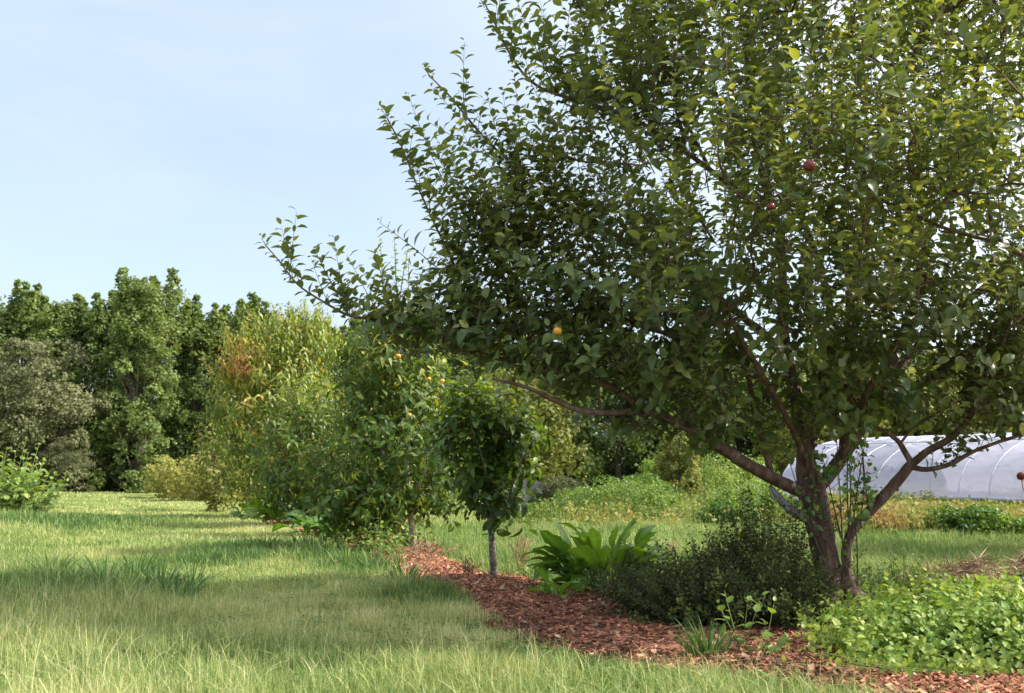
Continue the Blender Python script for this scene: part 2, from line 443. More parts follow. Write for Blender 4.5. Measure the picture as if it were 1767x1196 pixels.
# ------------------------------------------------------------------ wood chips
def chips():
    n = 150000
    y = 4.6 + (rng.random(n) ** 1.7) * 26
    l, r = bed_centre(y)
    r = np.minimum(r, 6.5 + 0 * r)
    x = l + rng.random(n) * (r - l)
    k = (bed_dist(x, y) > -0.06 + 0.12 * rng.random(n) ** 2) & (rng.random(n) < 0.35 + 1.2 * vnoise(x, y, 2.2, 5))
    x, y = x[k], y[k]; n = len(x)
    z = ground_z(x, y) + 0.006 + 0.02 * rng.random(n)
    L = rng.lognormal(-3.6, .42, n) * (1 + 0.015 * y); L = np.minimum(L, .10); Wd = np.minimum(L * rng.uniform(0.14, 0.7, n), .024)
    a = rng.random(n) * 2 * math.pi; tl = rng.normal(0, 0.35, n)
    d = np.stack([np.cos(a) * np.cos(tl), np.sin(a) * np.cos(tl), np.sin(tl)], -1)
    nr = unit(np.stack([rng.normal(0, .5, n), rng.normal(0, .5, n), np.ones(n)], -1)); nr = unit(nr - d * np.sum(nr * d, 1, keepdims=True))
    s = np.cross(d, nr); P = np.stack([x, y, z], -1)
    th = 0.003
    q = np.array([(-1, -.5, 0), (1, -.6, 0), (1, .4, 0), (-1, .5, 0), (-1, -.5, 1), (1, -.6, 1), (1, .4, 1), (-1, .5, 1)], float)
    V = P[:, None] + q[None, :, 0, None] * (L / 2)[:, None, None] * d[:, None] + q[None, :, 1, None] * Wd[:, None, None] * s[:, None] + q[None, :, 2, None] * th * nr[:, None]
    Q0 = np.array([(4, 5, 6, 7), (0, 1, 5, 4), (1, 2, 6, 5), (2, 3, 7, 6), (3, 0, 4, 7)])
    Q = (Q0[None] + (np.arange(n) * 8)[:, None, None]).reshape(-1, 4)
    t = np.clip(0.42 + 0.35 * (vnoise(x, y, 1.3, 6) - 0.5) + rng.normal(0, 0.2, n) + 0.10 * (y > 11.5), 0, 1)  # chips past the apple tree tinted lighter, sunlight put into their colour
    b = MB(); b.add(V.reshape(-1, 3), None, Q, np.repeat(t, 8))
    tag(b.build('wood_chips', M['chips'], smooth=False), 'reddish wood chip mulch scattered over the strip under the fruit trees', 'wood chips', kind='stuff')
chips()

# ------------------------------------------------------------------ grass
def blades(mb, x, y, z, h, wd, lean, tint, curl=0.6):
    n = len(x)
    a = rng.random(n) * 2 * math.pi
    ld = np.stack([np.cos(a), np.sin(a), np.zeros(n)], -1)
    f = a + math.pi / 2 + rng.normal(0, 0.5, n)
    sd_ = np.stack([np.cos(f), np.sin(f), np.zeros(n)], -1)
    P = np.stack([x, y, z], -1); up = np.array((0, 0, 1.0))
    p1 = P + up * (h * 0.55)[:, None] + ld * (h * lean * 0.35)[:, None]
    top = h * (1 - 0.35 * lean)
    p2 = P + up * top[:, None] + ld * (h * lean)[:, None]
    V = np.stack([P - sd_ * (wd / 2)[:, None], P + sd_ * (wd / 2)[:, None], p1 - sd_ * (wd * .4)[:, None], p1 + sd_ * (wd * .4)[:, None], p2], 1)
    off = np.arange(n) * 5
    Q = np.stack([off, off + 1, off + 3, off + 2], -1); T = np.stack([off + 2, off + 3, off + 4], -1)
    mb.add(V.reshape(-1, 3), T, Q, np.repeat(tint, 5))

def lane_side(x, y):
    """0 in the mown lane, 1 in the longer grass on the left bank and in the foreground"""
    e = np.interp(y, [5, 7.0, 8.5, 11, 14, 20, 27, 40, 80], [3, 1.5, -1.2, -3.0, -4.4, -7.0, -10.2, -19, -45])
    lf = np.clip((e - x) / 1.5 + 1.2 * (vnoise(x, y, 0.9, 11) - .5), 0, 1)
    fg = np.clip((7.3 - y) / 1.1 + (vnoise(x, y, 1.5, 12) - .5), 0, 1)
    return np.maximum(lf * 0.8, fg)

def lush(x, y):
    """patches of darker, broader grass"""
    g = np.zeros_like(x)
    for (px, py, rx, ry) in ((120, 1030, 1.25, 1.5), (250, 1015, 0.7, 0.9), (205, 905, 1.6, 3.5), (120, 905, 2.2, 3.0), (560, 960, 1.0, 1.2), (640, 975, 0.7, .7), (690, 985, 0.7, .7), (740, 1030, .5, .6), (400, 965, 1.2, 1.0), (480, 945, 1.3, 1.2)):
        d = F * CH / (py - HZ); cx = (px - CX) * d / F
        g = np.maximum(g, np.exp(-(((x - cx) / rx) ** 2 + ((y - d) / ry) ** 2)))
    return g

def grass():
    mb = MB()
    for (d0, d1, dens, wmin, wmax, xr) in ((4.6, 7.6, 3900, .003, .006, 6.2), (7.6, 11.5, 2900, .0035, .0065, 8.0), (11.5, 18, 1300, .004, .008, 13), (18, 30, 420, .008, .014, 21), (30, 50, 95, .02, .035, 31), (50, 84, 26, .04, .07, 50)):
        xl, xh = -0.56 * d1 - 1.0, 0.56 * d1 + 1.0
        n = int((xh - xl) * (d1 - d0) * dens)
        x = rng.uniform(xl, xh, n); y = rng.uniform(d0, d1, n)
        bd = bed_dist(x, y)
        keep = (bd < -0.02 + rng.normal(0, 0.10, n)) & (np.abs(x) < 0.56 * y + 1.0)
        keep &= ~((bd > -0.1) & (x > 2.5) & (y < 9.5) & (rng.random(n) < 0.85))
        x, y = x[keep], y[keep]; n = len(x)
        right = (x > bed_centre(y)[1])
        ls = lane_side(x, y); lu = lush(x, y)
        pn = vnoise(x, y, 0.7, 21); pn2 = vnoise(x, y, 3.0, 22)
        h = 0.05 + 0.075 * pn2 * (.4 + pn) + 0.11 * ls * (0.4 + pn) + 0.22 * lu * (rng.random(n) ** .7)
        h = np.where(right, 0.10 + 0.10 * pn + 0.06 * pn2, h)
        h = h * rng.uniform(0.55, 1.25, n)
        tint = 0.47 + 0.34 * (pn - .5) + 0.30 * (pn2 - .5) + rng.normal(0, 0.17, n) - 0.42 * lu + 0.10 * (1 - ls) * (y > 8)
        tint = np.where(right, tint - 0.07 - 0.14 * ((y > 12) & (y < 26)), tint)
        wd = rng.uniform(wmin, wmax, n) * (1 + 0.9 * lu)
        lean = np.clip(np.abs(rng.normal(0.5, 0.45, n)), 0, 1.5)
        # tall pale seed stalks standing out
        st = rng.random(n) < (0.02 + 0.03 * ls)
        h = np.where(st, h * 1.7 + 0.04, h); tint = np.where(st, tint + 0.22, tint); wd = np.where(st, wd * 0.6, wd)
        blades(mb, x, y, terrain(x, y) - 0.01, h, wd, lean, np.clip(tint, 0, 1))
    # long arching strands lying across the finer blades
    n = 34000; y = 4.8 + rng.random(n) ** 1.5 * 15; x = rng.uniform(-.56, .56, n) * y
    k = (bed_dist(x, y) < .05) & (rng.random(n) < .25 + .75 * lane_side(x, y) + .6 * lush(x, y)); x, y = x[k], y[k]; n = len(x)
    Ln = rng.uniform(.10, .30, n) * (.55 + .45 * lane_side(x, y)); a = rng.random(n) * 6.283; o = np.stack([np.cos(a), np.sin(a), 0 * a], -1)
    le = rng.uniform(.25, 1.1, n); t = np.linspace(0, 1, 5); P0 = np.stack([x, y, terrain(x, y)], -1)
    P = P0[:, None] + o[:, None] * (le * Ln)[:, None, None] * (t ** 1.6)[None, :, None] + np.array((0, 0, 1.0)) * (Ln[:, None] * (t[None] - .45 * le[:, None] * t[None] ** 2.3))[..., None]
    s_ = unit(np.stack([-o[:, 1], o[:, 0], 0 * a], -1) + rng.normal(0, .5, (n, 3))); ww = (rng.uniform(.0025, .005, n) * (1 + .05 * y))[:, None] * np.array([.9, 1, .9, .6, .05])[None]
    V = np.stack([P - s_[:, None] * ww[..., None] / 2, P + s_[:, None] * ww[..., None] / 2], 2).reshape(n, 10, 3)
    q0 = np.array([(2 * j, 2 * j + 1, 2 * j + 3, 2 * j + 2) for j in range(4)]); Q = (q0[None] + (np.arange(n) * 10)[:, None, None]).reshape(-1, 4)
    mb.add(V.reshape(-1, 3), None, Q, np.repeat(np.clip(rng.normal(.54, .20, n) - .4 * lush(x, y), 0, 1), 10))
    tag(mb.build('grass', M['grass']), 'green and straw coloured grass of the orchard lane and field', 'grass', kind='stuff')
grass()

def clover():
    mb = MB(); n = 26000; y = 5 + rng.random(n) ** 1.4 * 11; x = rng.uniform(-.55, .55, n) * y
    k = (bed_dist(x, y) < .1) & (vnoise(x, y, 1.1, 61) * .6 + vnoise(x, y, 4.0, 62) * .5 > .60); x, y = x[k], y[k]; n = len(x)
    P = np.stack([x, y, terrain(x, y) + rng.uniform(.02, .085, n)], -1); a = rng.random(n) * 6.283
    for r_ in range(3):
        add_leaves(mb, OVATE2, P, np.stack([np.cos(a + 2.09 * r_), np.sin(a + 2.09 * r_), .15 + 0 * a], -1), unit(rng.normal(0, .3, (n, 3)) + (0, 0, 1)), rng.uniform(.014, .03, n), .2, np.clip(rng.normal(.3, .15, n), 0, 1), width=1.5)
    tag(mb.build('clover', M['lawn_weed']), 'small round leaved clover and weeds growing through the lawn grass', 'clover', kind='stuff')
M['lawn_weed'] = leafmat('clover_leaf', [(0.0, (0.05, 0.11, 0.025)), (0.5, (0.11, 0.20, 0.045)), (1.0, (0.24, 0.32, 0.09))], .55, .25, spec=.2, tcol=(1.4, 1.4, .7))
clover()

def litter():
    mb = MB(); n = 1500; y = 6 + rng.random(n) ** 1.3 * 12; l, r = bed_centre(y); x = l + rng.random(n) * (np.minimum(r, 5) - l)
    k = bed_dist(x, y) > .02; x, y = x[k], y[k]; n = len(x); P = np.stack([x, y, ground_z(x, y) + rng.uniform(.02, .035, n)], -1); a = rng.random(n) * 6.283
    add_leaves(mb, OVATE, P, np.stack([np.cos(a), np.sin(a), rng.normal(0, .2, n)], -1), unit(rng.normal(0, .45, (n, 3)) + (0, 0, 1)), rng.uniform(.03, .075, n), rng.uniform(-.8, 1.2, n), np.clip(rng.normal(.5, .25, n), 0, 1), width=1.1, twist=.6)
    for i in range(260):
        j = rng.integers(0, n); p = P[j] + (0, 0, .01); d_ = unit(rng.normal(0, 1, 3) * (1, 1, .12)); L_ = rng.uniform(.05, .22)
        tube(mb, [p, p + d_ * L_ * .5 + rng.normal(0, .006, 3), p + d_ * L_], rng.uniform(.002, .005), 4, .25)
    tag(mb.build('leaf_litter', M['litter']), 'dry curled leaves and small twigs lying on the wood chips', 'leaf litter', kind='stuff')
M['litter'] = leafmat('dry_leaf', [(0.0, (0.10, 0.06, 0.04)), (0.5, (0.26, 0.17, 0.10)), (1.0, (0.42, 0.36, 0.22))], .8, .15, spec=.2, tcol=(1.1, 1, .8))
litter()

# ------------------------------------------------------------------ trees: growth
class Skel:
    """branch skeleton grown from traced limbs towards points spread through the crown"""
    def __init__(s, cap=60000):
        s.P = np.zeros((cap, 3)); s.par = np.full(cap, -1); s.D = np.zeros((cap, 3)); s.n = 0
        s.lines = []; s.ends = []; s.traced = []
    def limb(s, pts, rad, attach=True):
        """pts (k,3) already in scene coordinates; traced limb, own radii"""
        L_ = smooth_line(np.column_stack([pts, rad]), 5)
        s.traced.append(L_)
        D = unit(np.gradient(L_[:, :3], axis=0)); ids = []
        for k in range(len(L_)):
            i = s.n; s.P[i] = L_[k, :3]; s.D[i] = D[k]; s.par[i] = ids[-1] if ids else -1; s.n += 1; ids.append(i)
        return L_
    def grow(s, A, wobble=0.06, steps=4, straight=0.5, up=0.15):
        base = s.P[:s.n]
        dd = np.array([np.min(np.sum((base - a) ** 2, 1)) for a in A])
        for k in np.argsort(dd):
            a = A[k]; P = s.P[:s.n]
            v = a - P; dist = np.linalg.norm(v, axis=1)
            cosv = np.sum(v * s.D[:s.n], 1) / (dist + 1e-6)
            cost = dist * (1.25 - 0.45 * cosv)
            i = int(np.argmin(cost)); d0 = dist[i]
            if d0 < 0.06: continue
            c = P[i] + unit(s.D[i] * straight + unit(v[i])) * d0 * 0.5 - np.array((0, 0, up * d0 * 0.3)) + rng.normal(0, wobble * d0, 3)
            prev = i; ids = [i]
            for t in np.linspace(0, 1, steps + 1)[1:]:
                p = (1 - t) ** 2 * P[i] + 2 * t * (1 - t) * c + t * t * a
                j = s.n; s.P[j] = p; s.par[j] = prev; s.D[j] = unit(p - s.P[prev]); s.n += 1; prev = j; ids.append(j)
            s.lines.append(ids); s.ends.append(prev)
    def twig_mesh(s, mb, rtip=0.003, power=0.5, sides=5, mat=0, cap=0.05):
        cnt = np.zeros(s.n)
        for e in s.ends: cnt[e] += 1
        for i in range(s.n - 1, -1, -1):
            if s.par[i] >= 0: cnt[s.par[i]] += cnt[i]
        for ids in s.lines:
            r = np.minimum(rtip * np.maximum(cnt[ids], 1) ** power, cap)
            r[0] = r[1] * 1.1; r[-1] *= 0.6
            tube(mb, s.P[ids], r, sides, 0.5, mat)

def shoots(mb_leaf, mb_twig, starts, dirs, lens, tmpl, lsize, gap, tint_mu, tint_sd, droop=0.4, curve=0.25, up=0.3, tipt=0.15,
           leafmat_=0, twigmat=1, r0=0.0028, spread=0.85, width=1.0, hang=0.0, lean=0.45, tv=None, bare=0.06, upn=0.35):
    """leafy shoots: thin stems with leaves spiralling round them"""
    Pp = []; Dd = []; Nn = []; Ss = []; Tt = []; golden = 2.39996
    for q in range(len(starts)):
        p0 = starts[q]; d0 = unit(dirs[q]); Ln = lens[q]
        bend = np.array((0, 0, curve)) + rng.normal(0, 0.10, 3)
        nseg = max(3, int(Ln / 0.09)); t = np.linspace(0, 1, nseg + 1)
        pts = p0 + d0 * (t * Ln)[:, None] + bend * (t * t * Ln * 0.5)[:, None]
        if mb_twig is not None: tube(mb_twig, pts, r0 * (1 - 0.65 * t) * (1 + 0.6 * Ln), 4, 0.5, twigmat)
        nl = max(2, int((Ln * (1 - bare)) / gap)); tl = np.linspace(bare, 1, nl)
        pos = p0 + d0 * (tl * Ln)[:, None] + bend * (tl * tl * Ln * 0.5)[:, None]
        s = unit(d0 + bend * tl[:, None])
        a = rng.random() * 6.28 + golden * np.arange(nl) + rng.normal(0, 0.3, nl)
        x = unit(np.cross(s, np.array((0.3, 0.9, 0.2)))); y = np.cross(s, x)
        rad = np.cos(a)[:, None] * x + np.sin(a)[:, None] * y
        ld = unit(s * (lean + 0.35 * tl[:, None] ** 3) + rad * spread + np.array((0, 0, up)) + rng.normal(0, 0.16, (nl, 3)) - np.array((0, 0, hang)))
        nm = unit(s + np.array((0, 0, upn)) + rng.normal(0, 0.22, (nl, 3)))
        sz = lsize * (1 - 0.38 * np.maximum(0, (tl - 0.8) / 0.2)) * rng.uniform(0.55, 1.2, nl) * (0.8 + 0.2 * np.minimum(1, tl * 4))
        Pp.append(pos); Dd.append(ld); Nn.append(nm); Ss.append(sz)
        base_t = tint_mu if tv is None else tv[q]
        Tt.append(base_t + tipt * np.maximum(0, (tl - 0.6) / 0.4) + rng.normal(0, tint_sd, nl) + rng.normal(0, tint_sd * .6))
    if Pp:
        Pp = np.concatenate(Pp); n = len(Pp)
        t = np.concatenate(Tt); odd = rng.random(n) < 0.012; t = np.where(odd, 0.97, t)
        Pd = np.concatenate(Dd)
        add_leaves(mb_leaf, tmpl, Pp + Pd * 0.018, Pd, np.concatenate(Nn), np.concatenate(Ss), droop * rng.uniform(0.5, 1.6, n), np.clip(t, 0, 1), leafmat_, width * rng.uniform(0.8, 1.15, n), twist=0.3)
    return len(Pp)

def ell(c, r, n, shell=0.0):
    v = unit(rng.normal(0, 1, (n, 3))); k = (shell + (1 - shell) * rng.random(n)) ** (1 / 3.0)
    return np.asarray(c) + v * k[:, None] * np.asarray(r)

def pell(px, py, d, rx, ry, rd, n, shell=0.0):
    """ellipsoid of points given through photo pixels and a distance"""
    c = W(px, py, d); s = d / F
    return ell(c, (rx * s, rd, ry * s), n, shell)

# ------------------------------------------------------------------ the apple tree
def line(pts, d0=None):
    """[(px, py, d, r_px)] -> points, radii"""
    P = np.array([W(a, b, d) for a, b, d, r in pts]); r = np.array([r * d / F for a, b, d, r in pts])
    return P, r * .92

def apple_tree():
    bx, by, bz = G(1445, 1048); D0 = by
    base = np.array((bx, by, ground_z(bx, by)))
    root = thing('apple_tree', 'large spreading apple tree leaning over the wood chips, with red apples among its leaves', 'tree', base)
    sk = Skel()
    D = D0
    trunk = [(1452, 1075, D, 44), (1444, 1050, D, 34), (1436, 1015, D, 27), (1424, 960, D, 24), (1413, 905, D, 24.5), (1404, 860, D, 26), (1397, 832, D, 25), (1391, 800, D, 19), (1386, 765, D, 12)]
    limbs = {
      'leader': [(1395, 835, D, 15), (1384, 745, D, 15), (1376, 690, D + .1, 15), (1362, 630, D + .1, 13), (1351, 560, D + .15, 11), (1350, 480, D + .2, 10), (1345, 400, D + .2, 8.5), (1320, 320, D + .2, 7), (1300, 220, D + .2, 5.5), (1290, 120, D + .2, 4), (1295, 10, D + .2, 3), (1300, -80, D + .2, 2)],
      'centre': [(1404, 850, D, 15), (1440, 808, D + .1, 15), (1478, 750, D + .2, 14.5), (1508, 690, D + .3, 13.5), (1528, 650, D + .3, 13), (1550, 605, D + .4, 11), (1566, 555, D + .4, 9), (1580, 500, D + .5, 8), (1600, 420, D + .6, 7), (1640, 330, D + .7, 6), (1670, 230, D + .8, 5), (1690, 120, D + .9, 4), (1700, 0, D + 1, 3)],
      'right_low': [(1525, 660, D + .3, 11), (1560, 675, D + .1, 11), (1600, 655, D - .1, 10.5), (1650, 622, D - .3, 9.5), (1695, 590, D - .5, 8.5), (1735, 555, D - .7, 7.5), (1790, 500, D - .9, 6.5), (1860, 430, D - 1, 5), (1950, 350, D - 1.1, 4)],
      'inner': [(1455, 790, D + .1, 11), (1462, 700, D - .1, 12), (1466, 600, D - .2, 11), (1470, 490, D - .2, 10), (1490, 395, D - .3, 9), (1512, 310, D - .3, 8), (1540, 200, D - .4, 7), (1570, 110, D - .4, 7), (1612, 30, D - .4, 6), (1650, -60, D - .4, 5)],
      'left_main': [(1400, 852, D, 14), (1372, 844, D - .1, 14), (1335, 826, D - .2, 13.5), (1292, 803, D - .35, 13), (1250, 777, D - .5, 12), (1205, 748, D - .65, 10.5), (1155, 724, D - .8, 9), (1108, 710, D - .9, 8), (1050, 713, D - 1.0, 7), (1000, 708, D - 1.1, 6), (955, 690, D - 1.2, 5), (905, 668, D - 1.3, 4), (850, 655, D - 1.3, 3)],
      'left_long': [(1112, 712, D - .9, 8), (1062, 672, D - .9, 7.5), (1000, 650, D - .9, 7), (930, 636, D - .9, 6.5), (860, 618, D - .9, 5.5), (800, 603, D - .9, 5), (735, 582, D - .8, 4.2), (670, 556, D - .8, 3.6), (605, 545, D - .7, 3), (560, 522, D - .7, 2.4), (515, 492, D - .7, 2), (485, 455, D - .7, 1.6), (458, 424, D - .7, 1.2)],
      'left_arch': [(1330, 815, D - .1, 7), (1316, 760, D - .2, 7), (1301, 705, D - .3, 6.5), (1290, 645, D - .4, 6.5), (1262, 608, D - .5, 7), (1215, 592, D - .6, 6.5), (1160, 578, D - .7, 5.5), (1100, 560, D - .8, 4.5), (1030, 520, D - .9, 3.5)],
      'left_up': [(1356, 600, D + .1, 9), (1335, 590, D, 8.5), (1308, 566, D - .1, 8), (1283, 548, D - .2, 7.5), (1225, 500, D - .3, 6.5), (1150, 450, D - .5, 5.5), (1070, 410, D - .7, 5), (1000, 368, D - .8, 4.2), (930, 315, D - .8, 3.5), (860, 262, D - .8, 3), (815, 215, D - .8, 2.4), (775, 165, D - .8, 2), (738, 128, D - .8, 1.3)],
      'top_left': [(1345, 400, D + .2, 8), (1290, 345, D - .1, 7), (1220, 290, D - .3, 6), (1150, 240, D - .5, 5.5), (1080, 198, D - .7, 4.5), (1000, 175, D - .8, 4), (925, 148, D - .9, 3.2), (885, 105, D - .9, 2.6), (855, 50, D - .9, 2), (832, 5, D - .9, 1.4)],
      'shoot_a': [(806, 602, D - .9, 3), (803, 540, D - .9, 2.8), (785, 460, D - .9, 2.6), (750, 385, D - .95, 2.2), (718, 315, D - 1, 1.9), (692, 250, D - 1, 1.6), (668, 204, D - 1, 1.1)],
      'top_mid': [(1225, 292, D - .3, 4), (1180, 200, D - .4, 3.5), (1145, 110, D - .5, 3), (1100, 20, D - .5, 2.2), (1060, -60, D - .5, 1.5)],
      'back': [(1392, 800, D, 9), (1420, 700, D + .6, 9), (1440, 600, D + 1.1, 10), (1420, 480, D + 1.5, 8), (1380, 360, D + 1.8, 6), (1350, 230, D + 2, 4), (1340, 80, D + 2.1, 3)],
      'front': [(1396, 820, D, 8), (1375, 760, D - .3, 7), (1345, 700, D - .6, 6), (1310, 640, D - .9, 6.5), (1270, 570, D - 1.1, 5), (1240, 500, D - 1.3, 3.5)],
      'front_right': [(1455, 760, D + .1, 9), (1490, 690, D - .4, 8), (1530, 620, D - .8, 6.5), (1570, 550, D - 1.1, 5), (1600, 480, D - 1.3, 3.5)],
      'far_right': [(1508, 690, D + .3, 12), (1620, 560, D + .8, 9), (1760, 450, D + 1.1, 7), (1900, 340, D + 1.2, 5), (2020, 220, D + 1.2, 4)],
    }
    mb = MB()
    P, r = line(trunk); LT = sk.limb(P, r)
    Lt = smooth_line(np.column_stack([P, r]), 6); tube(mb, Lt[:, :3], Lt[:, 3], 16, 0.5, 0, wob=0.10)
    # root flare
    for a in np.linspace(0, 2 * math.pi, 7)[:-1]:
        v = np.array((math.cos(a), math.sin(a), 0))
        tube(mb, [base + v * .10 + (0, 0, .22), base + v * .17 + (0, 0, .08), base + v * .30 + (0, 0, .0), base + v * .42 - (0, 0, .06)], [.06, .065, .04, .02], 8, wob=.2)
    mb.build('trunk', M['bark'], root, origin=base)
    # second stem carrying the right-hand limb
    second = [(1462, 1050, D - .05, 13), (1463, 1010, D - .08, 10.5), (1460, 960, D - .1, 10), (1466, 925, D - .1, 10), (1485, 898, D - .15, 10.5), (1520, 862, D - .25, 11.5), (1556, 822, D - .35, 11), (1574, 800, D - .4, 10.5)]
    rs = {
      'second': second,
      'r1': [(1574, 800, D - .4, 9), (1602, 778, D - .5, 8), (1640, 757, D - .6, 7.5), (1668, 728, D - .7, 6.5), (1690, 690, D - .8, 5.5), (1712, 640, D - .9, 4.5), (1735, 580, D - 1, 3.5), (1760, 500, D - 1, 2.5)],
      'r2': [(1570, 806, D - .4, 6), (1600, 810, D - .5, 5.5), (1640, 800, D - .6, 5), (1670, 782, D - .7, 4.5), (1710, 765, D - .8, 4), (1760, 748, D - .9, 3.5), (1830, 715, D - 1, 2.5), (1900, 660, D - 1, 2)],
      'r3': [(1574, 802, D - .4, 7), (1562, 780, D - .4, 6.5), (1548, 758, D - .4, 5.5), (1525, 742, D - .4, 4), (1508, 732, D - .4, 3)],
      'r4': [(1556, 762, D - .4, 3), (1580, 735, D - .4, 2.5), (1620, 712, D - .5, 2.2), (1660, 690, D - .6, 1.6)],
    }
    skr = Skel()
    for k, v in list(limbs.items()) + list(rs.items()):
        P, r = line(v); r = r * .88; (sk).limb(P, r)
        Ls = smooth_line(np.column_stack([P, r]), 6)
        n = len(Ls); Ls[:, :3] += np.cumsum(rng.normal(0, 0.0015, (n, 3)), 0) * (np.minimum(1, np.arange(n) / 6.0))[:, None] * 0.6
        b = MB(); tube(b, Ls[:, :3], np.maximum(Ls[:, 3], .002), 10 if r[0] > .05 else 7, 0.5, 0, wob=0.10)
        # pruning knots
        for q in range(int(6 * (r[0] > .03))):
            j = rng.integers(2, max(3, n - 8)); v_ = unit(rng.normal(0, 1, 3)) ; rr = Ls[j, 3]
            tube(b, [Ls[j, :3], Ls[j, :3] + v_ * rr * 1.25], [rr * .55, rr * .38], 7)
        b.build('limb', M['bark'], root, origin=base)
    # dead broken limb on the left of the trunk
    b = MB()
    P, r = line([(1402, 900, D, 9), (1385, 892, D - .05, 9), (1366, 880, D - .1, 9), (1350, 865, D - .1, 8), (1336, 848, D - .12, 6), (1328, 838, D - .12, 3)])
    Ls = smooth_line(np.column_stack([P, r]), 4); tube(b, Ls[:, :3], Ls[:, 3], 8, wob=.3)
    P, r = line([(1345, 862, D - .12, 2.5), (1334, 860, D - .14, 2), (1326, 845, D - .14, 1.2)]); tube(b, P, r, 5)
    tag(b.build('dead_limb', M['deadwood'], root, origin=base), 'grey peeling dead limb')
    # crown
    dd = D
    A = np.concatenate([
        pell(1250, 330, dd - .6, 290, 300, 2.5, 290), pell(1560, 300, dd - .6, 330, 330, 2.7, 310), pell(1400, -230, dd, 420, 150, 2.4, 300), pell(1520, 250, dd + 1.5, 300, 260, 1.0, 160),  # last two groups added above and behind to thicken the lawn shadow
        pell(1080, 470, dd - .5, 190, 190, 1.2, 100), pell(930, 500, dd - .8, 130, 110, .7, 60), pell(880, 590, dd - .8, 190, 60, .6, 110), pell(800, 400, dd - .9, 75, 110, .4, 8), pell(1180, 730, dd - .6, 150, 35, .5, 50),
        pell(1230, 600, dd - .3, 290, 105, 1.8, 230), pell(1600, 590, dd - .1, 270, 130, 2.1, 210),
        pell(760, 560, dd - .8, 110, 35, .4, 45), pell(1110, 160, dd - .5, 170, 150, 1.2, 90), pell(900, 420, dd - .85, 80, 130, .5, 30),
        pell(820, 470, dd - .85, 60, 90, .4, 10), pell(960, 240, dd - .8, 80, 70, .5, 12), pell(1000, 80, dd - .7, 80, 90, .6, 14),
        pell(1090, 650, dd - .9, 200, 50, .6, 90), pell(1400, 690, dd - .2, 260, 45, 1.2, 100),
        pell(1250, -80, dd - .2, 330, 200, 2.0, 200), pell(1600, -120, dd - .2, 360, 260, 2.4, 260),
        pell(1900, 150, dd - .2, 300, 380, 2.4, 300), pell(1960, 520, dd - .4, 260, 180, 1.7, 110), pell(1690, 690, dd - .7, 90, 60, .5, 40), pell(1720, 590, dd - .6, 120, 100, .8, 60),
    ])
    # keep the openings that show the sky and the lane of light under the crown
    def px(p):
        v = p - np.array((0, 0, CH)); c, s = math.cos(PITCH), math.sin(PITCH)
        fw = v[:, 1] * c + v[:, 2] * s; up_ = -v[:, 1] * s + v[:, 2] * c
        return CX + F * v[:, 0] / fw, CY - F * up_ / fw
    u, v = px(A)
    hole = np.zeros(len(A), bool)
    for (hx, hy, ra, rb) in ((1315, 555, 26, 50), (905, 215, 30, 26), (1060, 90, 34, 42), (700, 480, 60, 70), (1560, 650, 40, 30), (640, 470, 60, 60), (1030, 470, 26, 20), (1640, 690, 50, 30)):
        hole |= ((u - hx) / ra) ** 2 + ((v - hy) / rb) ** 2 < 1
    hole |= (v > 745) & (rng.random(len(A)) < .6) | (v > 790)
    A = A[~hole]
    sk.grow(A)
    lf = MB(); sk.twig_mesh(lf, 0.0032, 0.46, 5, 1, 0.03)
    cen = W(1400, 560, D)
    ends = sk.P[sk.ends]
    # spurs and shoots from the twig ends, the upper and outer ones long and upright
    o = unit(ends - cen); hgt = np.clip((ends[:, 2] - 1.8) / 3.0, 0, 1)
    n = len(ends)
    dirs = unit(o * 0.45 + np.array((0, 0, 1.0)) * (0.35 + 0.55 * hgt)[:, None] + rng.normal(0, 0.33, (n, 3)))
    lens = rng.uniform(0.16, 0.42, n) + 0.50 * (.35 + hgt) * rng.random(n) ** 1.5
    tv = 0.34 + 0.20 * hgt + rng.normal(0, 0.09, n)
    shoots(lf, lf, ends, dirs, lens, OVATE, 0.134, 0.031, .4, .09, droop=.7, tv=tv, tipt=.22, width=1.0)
    # spur clusters along the twigs
    ids = np.array([i for l_ids in sk.lines for i in l_ids[1:-1]]); pick = ids[rng.random(len(ids)) < 0.22]
    P = sk.P[pick]; n = len(P)
    dirs = unit(rng.normal(0, 1, (n, 3)) + np.array((0, 0, .55)))
    shoots(lf, None, P, dirs, rng.uniform(.05, .15, n), OVATE, 0.126, 0.023, .30, .10, droop=.6, tipt=.05)
    # leaves along the traced left limbs, which stand clear against the sky
    for key, t0, up_sh in (('left_long', .30, 26), ('left_up', .30, 22), ('top_left', .25, 26), ('shoot_a', .05, 8), ('top_mid', .2, 14), ('leader', .55, 14), ('r1', .3, 14), ('r2', .15, 16), ('r4', .2, 6), ('inner', .5, 12), ('centre', .5, 14)):
        P, r = line((limbs | rs)[key]); Lx = smooth_line(P, 10); cut = Lx[int(len(Lx) * t0):]
        seg = np.linalg.norm(np.diff(cut, axis=0), axis=1); tot = seg.sum(); cum = np.concatenate([[0], np.cumsum(seg)]) / tot
        nl = int(tot / 0.035); tt = np.linspace(0, 1, nl)
        pos = np.stack([np.interp(tt, cum, cut[:, k]) for k in range(3)], -1)
        s = unit(np.gradient(pos, axis=0)); a = 2.4 * np.arange(nl); x = unit(np.cross(s, (0.3, .9, .2))); y = np.cross(s, x)
        rad = np.cos(a)[:, None] * x + np.sin(a)[:, None] * y
        keep = rng.random(nl) < .85
